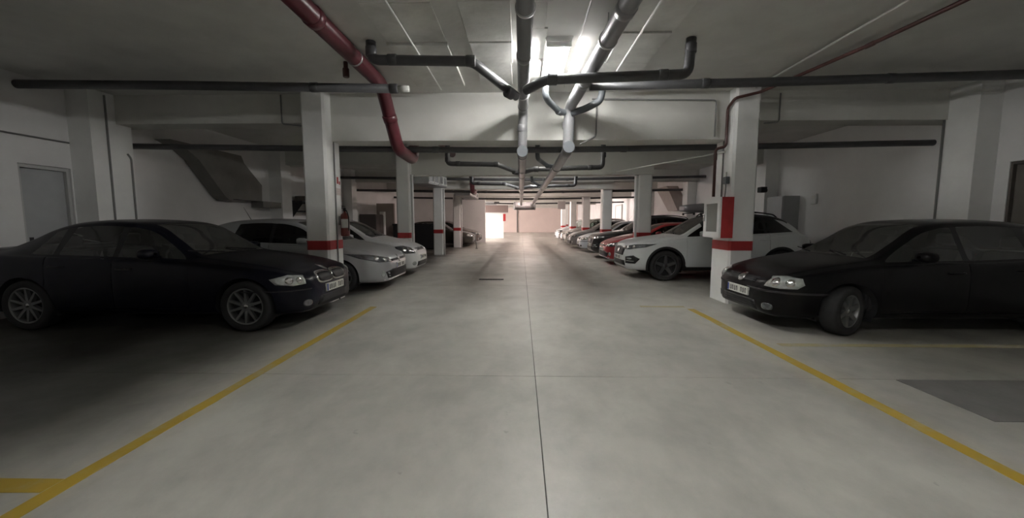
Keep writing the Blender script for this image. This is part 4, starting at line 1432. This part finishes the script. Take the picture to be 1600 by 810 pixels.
def front_hatch_new(front, surf, root, L, W, side_y, bvh, wid):
    front('grille', [(-0.42, 0.60), (0.42, 0.60), (0.46, 0.645), (-0.46, 0.645)], M_black, root, 0.008)
    front('emblem', [(0, 0.55), (0.055, 0.63), (0, 0.71), (-0.055, 0.63)], M_chrome, root, 0.018)
    front('lower_grille', [(-0.60, 0.27), (0.60, 0.27), (0.66, 0.40), (0.45, 0.445), (-0.45, 0.445), (-0.66, 0.40)], M_black, root, 0.009)
    front('bumper_lip', [(-0.66, 0.225), (0.66, 0.225), (0.68, 0.25), (-0.68, 0.25)], M_white, root, 0.014)
    plate(front, root, L, bvh, 0.50)
    for s in (-1, 1):
        front('daylight_lamp', ell(s * 0.70, 0.36, 0.03, 0.06), M_lens, root, 0.012)
    lights(surf, root, L, W, [(-0.28, 0.60), (0.06, 0.60), (0.36, 0.68), (0.56, 0.78), (0.20, 0.755), (-0.20, 0.68)], M_lensd, 0.64, [(-0.08, 0.65, 0.04), (0.10, 0.68, 0.045)])


def front_mpv(front, surf, root, L, W, side_y, bvh, wid):
    front('grille', [(-0.36, 0.66), (0.36, 0.66), (0.40, 0.72), (-0.40, 0.72)], M_black, root, 0.008)
    front('emblem', [(-0.06, 0.68), (0, 0.74), (0.06, 0.68), (0.03, 0.68), (0, 0.71), (-0.03, 0.68)], M_chrome, root, 0.016)
    front('lower_grille', [(-0.5, 0.26), (0.5, 0.26), (0.46, 0.38), (-0.46, 0.38)], M_black, root, 0.008)
    plate(front, root, L, bvh, 0.48)
    for s in (-1, 1):
        front('fog_lamp', ell(s * 0.62, 0.34, 0.06, 0.05), M_lens, root, 0.01)
    lights(surf, root, L, W, [(-0.16, 0.60), (0.14, 0.60), (0.30, 0.66), (0.32, 0.78), (0.10, 0.80), (-0.14, 0.74)], M_lensd, 0.62, [(0.0, 0.69, 0.06), (0.14, 0.70, 0.05)])


def front_suv(front, surf, root, L, W, side_y, bvh, wid):
    front('grille', [(-0.42, 0.58), (0.42, 0.58), (0.50, 0.76), (0.0, 0.80), (-0.50, 0.76)], M_black, root, 0.008)
    bars(front, root, -0.40, 0.40, 0.60, 0.75, 5, M_rimd)
    front('emblem', ell(0, 0.70, 0.05, 0.06), M_chrome, root, 0.02)
    front('lower_grille', [(-0.56, 0.34), (0.56, 0.34), (0.52, 0.46), (-0.52, 0.46)], M_black, root, 0.009)
    front('skid_plate', [(-0.6, 0.24), (0.6, 0.24), (0.56, 0.30), (-0.56, 0.30)], M_rim, root, 0.014)
    plate(front, root, L, bvh, 0.52)
    lights(surf, root, L, W, [(-0.34, 0.735), (-0.04, 0.74), (0.30, 0.80), (0.46, 0.88), (0.10, 0.865), (-0.32, 0.81)], M_lensd, 0.62, [(-0.14, 0.785, 0.032), (0.06, 0.80, 0.035)])
    ca, sa = math.cos(0.62), math.sin(0.62)
    for s in (-1, 1):
        org = (-L / 2 - 0.9 * ca + 0.22, s * (W * 0.72 + 0.9 * sa), 0)
        pk = surf('fog_lamp_pocket', [(-0.18, 0.40), (0.10, 0.40), (0.20, 0.52), (0.06, 0.60), (-0.18, 0.56)], org, (sa, s * ca, 0), (0, 0, 1), (ca, -s * sa, 0), M_black, root, 0.010, 4, 0.02)
        if pk:
            surf('fog_lamp', ell(-0.05, 0.52, 0.075, 0.022, 14), org, (sa, s * ca, 0), (0, 0, 1), (ca, -s * sa, 0), M_lens, pk, 0.018, 2, 0.01)
            surf('fog_lamp_trim', [(-0.16, 0.455), (0.08, 0.455), (0.08, 0.468), (-0.16, 0.468)], org, (sa, s * ca, 0), (0, 0, 1), (ca, -s * sa, 0), M_chrome, pk, 0.018, 2, 0.01)


WN = [(0, .40), (.02, .56), (.065, .70), (.13, .80), (.25, .895), (.45, .965), (.8, 1.0)]


def spec_sedan():
    L = 4.56
    return dict(name='sedan_car', L=L, W=1.80, H=1.44, R=0.325, wheels=(0.74, 3.60), rim='ten', tw=0.23,
                top=[(0, .47), (.02, .58), (.06, .67), (.12, .715), (.3, .785), (.7, .87), (1.15, .935), (1.42, .975), (1.75, 1.18), (2.10, 1.375), (2.35, 1.42), (2.75, 1.44), (3.15, 1.415), (3.45, 1.345), (3.75, 1.20), (4.02, 1.085), (4.25, 1.07), (4.48, 1.04), (4.56, .92), (L, .72)],
                belt=[(0, .45), (.06, .63), (.3, .74), (.9, .84), (1.5, .90), (2.5, .935), (3.5, .965), (4.1, .98), (4.5, .97), (L, .68)],
                bot=[(0, .36), (.02, .28), (.07, .215), (.2, .19), (.6, .19), (4.0, .20), (4.4, .24), (4.56, .32), (L, .42)],
                wid=WN + [(3.7, 1.0), (4.15, .965), (4.4, .91), (4.52, .82), (L, .62)],
                roofw=0.66, cowl=1.42, header=2.14, rear_head=3.40, rear_base=4.03,
                windows=[(1.52, 2.38, 0.40, 0.0), (2.45, 3.16, 0.02, 0.06), (3.23, 3.52, 0.0, 0.16)], doors=[(1.42, 2.42, 'f'), (2.44, 3.30, 'r')], front=front_sedan, tailz=0.87, handlem=M_dark)


def spec_hatch_old():
    L = 4.25
    return dict(name='hatchback_car', L=L, W=1.76, H=1.44, R=0.308, wheels=(0.86, 3.38), rim='six', tw=0.205,
                top=[(0, .46), (.02, .56), (.06, .64), (.12, .685), (.3, .765), (.7, .865), (1.05, .925), (1.22, .955), (1.55, 1.15), (1.92, 1.365), (2.2, 1.425), (2.6, 1.44), (3.1, 1.415), (3.45, 1.345), (3.75, 1.17), (3.98, .99), (4.10, .96), (4.19, .85), (L, .62)],
                belt=[(0, .44), (.06, .60), (.3, .715), (.9, .835), (1.4, .885), (2.5, .915), (3.3, .945), (3.9, .95), (4.15, .82), (L, .58)],
                bot=[(0, .35), (.02, .26), (.07, .20), (.2, .175), (.6, .18), (3.7, .20), (4.0, .25), (4.19, .33), (L, .42)],
                wid=WN + [(3.4, 1.0), (3.8, .96), (4.05, .90), (4.17, .82), (L, .64)],
                roofw=0.67, cowl=1.22, header=1.96, rear_head=3.40, rear_base=3.97,
                windows=[(1.32, 2.22, 0.40, 0.0), (2.29, 3.02, 0.0, 0.05), (3.09, 3.36, 0.0, 0.14)], doors=[(1.24, 2.26, 'f'), (2.28, 3.06, 'r')], front=front_hatch_old, tailz=0.83, antenna=None)


def spec_hatch_new():
    L = 4.28
    return dict(name='hatchback_car', L=L, W=1.80, H=1.47, R=0.315, wheels=(0.90, 3.52), rim='seven', tw=0.205,
                top=[(0, .50), (.02, .60), (.06, .68), (.12, .72), (.3, .80), (.7, .915), (1.0, .985), (1.15, 1.02), (1.5, 1.22), (1.85, 1.395), (2.15, 1.455), (2.55, 1.47), (3.1, 1.445), (3.5, 1.37), (3.8, 1.20), (4.02, 1.0), (4.13, .95), (4.22, .85), (L, .62)],
                belt=[(0, .47), (.06, .62), (.3, .74), (.9, .875), (1.4, .93), (2.5, .975), (3.3, 1.02), (3.9, 1.03), (4.15, .85), (L, .58)],
                bot=[(0, .36), (.02, .27), (.07, .21), (.2, .185), (.6, .18), (3.7, .20), (4.0, .25), (4.2, .33), (L, .42)],
                wid=WN + [(3.4, 1.0), (3.8, .965), (4.08, .90), (4.2, .82), (L, .64)],
                roofw=0.66, cowl=1.15, header=1.90, rear_head=3.44, rear_base=4.0,
                windows=[(1.26, 2.26, 0.46, 0.0), (2.33, 3.08, 0.0, 0.08)], doors=[(1.26, 2.30, 'f'), (2.32, 3.14, 'r')], front=front_hatch_new, tailz=0.88, antenna=(3.2, 0.28, 0.16), glass=M_dglass)


def spec_mpv():
    L = 4.28
    return dict(name='minivan_car', L=L, W=1.75, H=1.62, R=0.31, wheels=(0.82, 3.58), rim='six', tw=0.20,
                top=[(0, .52), (.02, .63), (.06, .72), (.12, .765), (.3, .86), (.6, .965), (.85, 1.03), (1.2, 1.25), (1.6, 1.475), (1.95, 1.58), (2.5, 1.62), (3.2, 1.60), (3.7, 1.50), (3.95, 1.25), (4.1, 1.05), (4.16, .95), (4.22, .85), (L, .62)],
                belt=[(0, .48), (.06, .66), (.3, .79), (.7, .92), (1.1, .98), (2.5, 1.00), (3.3, 1.02), (3.9, 1.03), (4.15, .85), (L, .58)],
                bot=[(0, .36), (.02, .27), (.07, .21), (.2, .185), (.6, .18), (3.7, .20), (4.0, .25), (4.2, .33), (L, .42)],
                wid=WN + [(3.4, 1.0), (3.8, .975), (4.1, .92), (4.2, .85), (L, .68)],
                roofw=0.70, cowl=0.85, header=1.70, rear_head=3.72, rear_base=4.08,
                windows=[(1.10, 1.36, 0.16, 0.0), (1.42, 2.22, 0.14, 0.0), (2.29, 3.05, 0.0, 0.02), (3.12, 3.66, 0.0, 0.10)], doors=[(1.22, 2.26, 'f'), (2.28, 3.10, 'r')], front=front_mpv, tailz=0.95)


def spec_suv():
    L = 4.45
    return dict(name='suv_car', L=L, W=1.84, H=1.62, R=0.36, wheels=(0.90, 3.57), rim='fived', tw=0.23, gap=0.05, archtrim=0.05, cladding=0.36,
                top=[(0, .58), (.02, .70), (.06, .80), (.12, .86), (.3, .935), (.7, 1.01), (1.1, 1.06), (1.30, 1.095), (1.65, 1.31), (2.05, 1.52), (2.35, 1.60), (2.75, 1.62), (3.3, 1.59), (3.7, 1.52), (3.95, 1.36), (4.15, 1.16), (4.26, 1.08), (4.38, .95), (L, .70)],
                belt=[(0, .54), (.06, .74), (.3, .87), (.9, .96), (1.4, 1.02), (2.5, 1.07), (3.3, 1.11), (3.9, 1.14), (4.3, .98), (L, .66)],
                bot=[(0, .40), (.02, .31), (.07, .255), (.2, .235), (.6, .23), (3.8, .25), (4.1, .29), (4.38, .38), (L, .48)],
                wid=WN + [(3.6, 1.0), (4.0, .965), (4.25, .91), (4.37, .83), (L, .64)],
                roofw=0.66, cowl=1.30, header=2.06, rear_head=3.70, rear_base=4.16,
                windows=[(1.40, 2.36, 0.44, 0.0), (2.43, 3.20, 0.0, 0.02), (3.27, 3.86, 0.0, 0.34)], doors=[(1.38, 2.40, 'f'), (2.42, 3.30, 'r')], front=front_suv, tailz=1.0, glass=M_dglass, tailm=mat('dark_tail_lens', (0.06, 0.012, 0.012), 0.2, coat=1.0),
                rails=True, roofm=M_black)


navy = paint('midnight_navy', (0.002, 0.0024, 0.008), 0.34, 0.0, 0.1)
blk = paint('worn_black', (0.0025, 0.0022, 0.003), 0.32, 0.0, 0.1)
pearl = paint('pearl_white', (0.62, 0.64, 0.65), 0.38, 0.0, 0.6)
silver = paint('silver_white', (0.42, 0.43, 0.44), 0.38, 0.2, 0.6)
white = paint('plain_white', (0.66, 0.67, 0.68), 0.4, 0.0, 0.6)
redp = paint('bright_red', (0.36, 0.018, 0.025), 0.35, 0.1, 0.8)
black2 = paint('gloss_black', (0.014, 0.012, 0.012), 0.3, 0.2, 0.8)
skyw = paint('ice_white', (0.60, 0.66, 0.72), 0.38, 0.1, 0.6)
grey = paint('mid_grey', (0.16, 0.16, 0.165), 0.35, 0.4, 0.8)
beige = paint('warm_silver', (0.42, 0.40, 0.38), 0.35, 0.4, 0.8)
olive = paint('dark_olive', (0.035, 0.036, 0.026), 0.35, 0.3, 0.8)
brown = paint('grey_brown', (0.16, 0.13, 0.12), 0.35, 0.3, 0.8)


def left_car(S, y, nose, label, p, **k):      # nose towards the lane (+X)
    k.setdefault('group', 'cars parked along the left of the lane')
    return build_car(S, label, p, (nose - S['L'] / 2, y, 0), PI, **k)


def right_car(S, y, nose, label, p, **k):
    k.setdefault('group', 'cars parked along the right of the lane')
    return build_car(S, label, p, (nose + S['L'] / 2, y, 0), 0, **k)


left_car(spec_sedan(), 5.71, -2.76, 'dark navy sedan with spoked alloy wheels, nearest car on the left', navy)
left_car(spec_hatch_new(), 8.42, -2.62, 'silver white hatchback just behind the extinguisher pillar on the left', silver)
s = spec_hatch_new(); s['front'] = front_mpv; s['rim'] = 'six'; s['antenna'] = None
left_car(s, 10.60, -2.66, 'white hatchback parked beyond the silver white hatchback on the left', white)
s = spec_hatch_old(); s['H'] = 1.44
left_car(s, 23.0, -2.70, 'dark olive hatchback past the black storage box on the left', olive)
left_car(spec_hatch_new(), 25.3, -2.55, 'grey brown hatchback against the pale partition wall on the left', brown)

right_car(spec_hatch_old(), 5.67, 3.13, 'black hatchback with its front wheel turned, nearest car on the right', blk, steer=math.radians(24))
right_car(spec_suv(), 10.22, 2.52, 'white crossover with black wheel arches just behind the hose cabinet pillar', pearl)
s = spec_hatch_new(); s['rim'] = 'five'; s['antenna'] = None; s['H'] = 1.40; s['top'] = [(x, z if z < 1.0 else 1.0 + (z - 1.0) * 0.83) for x, z in s['top']]
right_car(s, 13.45, 2.75, 'bright red hatchback next to the white crossover', redp)
s = spec_suv(); s['rim'] = 'five'; s['railm'] = M_black; s['name'] = 'suv_car'
right_car(s, 15.75, 2.72, 'black tall estate with roof rails and roof box on the right', black2)
right_car(spec_hatch_old(), 18.75, 2.70, 'ice white hatchback past the third right pillar', skyw)
right_car(spec_hatch_new(), 21.3, 2.55, 'mid grey hatchback before the fourth right pillar', grey)
right_car(spec_mpv(), 24.5, 2.62, 'warm silver minivan past the fourth right pillar', beige)
right_car(spec_hatch_old(), 26.9, 2.60, 'grey brown hatchback beside the warm silver minivan on the right', brown)
right_car(spec_mpv(), 30.3, 2.62, 'white minivan, farthest car on the right', white)

# roof box on the black estate
t = empty('roof_box', (6.95, 15.75, 1.66)); tag(t, 'silver grey roof box on top of the black estate', 'roof box')
bm = bmesh.new()
bmesh.ops.create_cube(bm, size=1)
bmesh.ops.subdivide_edges(bm, edges=list(bm.edges), cuts=3, use_grid_fill=True)
for v_ in bm.verts:
    x, y, z = v_.co * 2
    k = 1 - 0.22 * max(0, -x) ** 2
    v_.co = Vector((x * 0.62, y * 0.36 * k * (1 - 0.12 * z * z), 0.27 + z * 0.17 * (1 - 0.35 * max(0, -x) ** 2)))
bmesh.ops.bevel(bm, geom=[e for e in bm.edges if e.is_boundary], offset=0.01)
me = bpy.data.meshes.new('shell'); bm.to_mesh(me); bm.free()
for p_ in me.polygons:
    p_.use_smooth = True
link('shell', me, paint('box_silver', (0.34, 0.34, 0.35), 0.4, 0.3, 0.4), t)
for q in (-0.36, 0.36):
    cbx = MB()
    cbx.box(q - 0.03, q + 0.03, -0.52, 0.52, 0.055, 0.095)
    for s_ in (-0.50, 0.50):
        cbx.box(q - 0.03, q + 0.03, s_ - 0.03, s_ + 0.03, 0.0, 0.06)
    cbx.build('crossbar', M_dark, t)
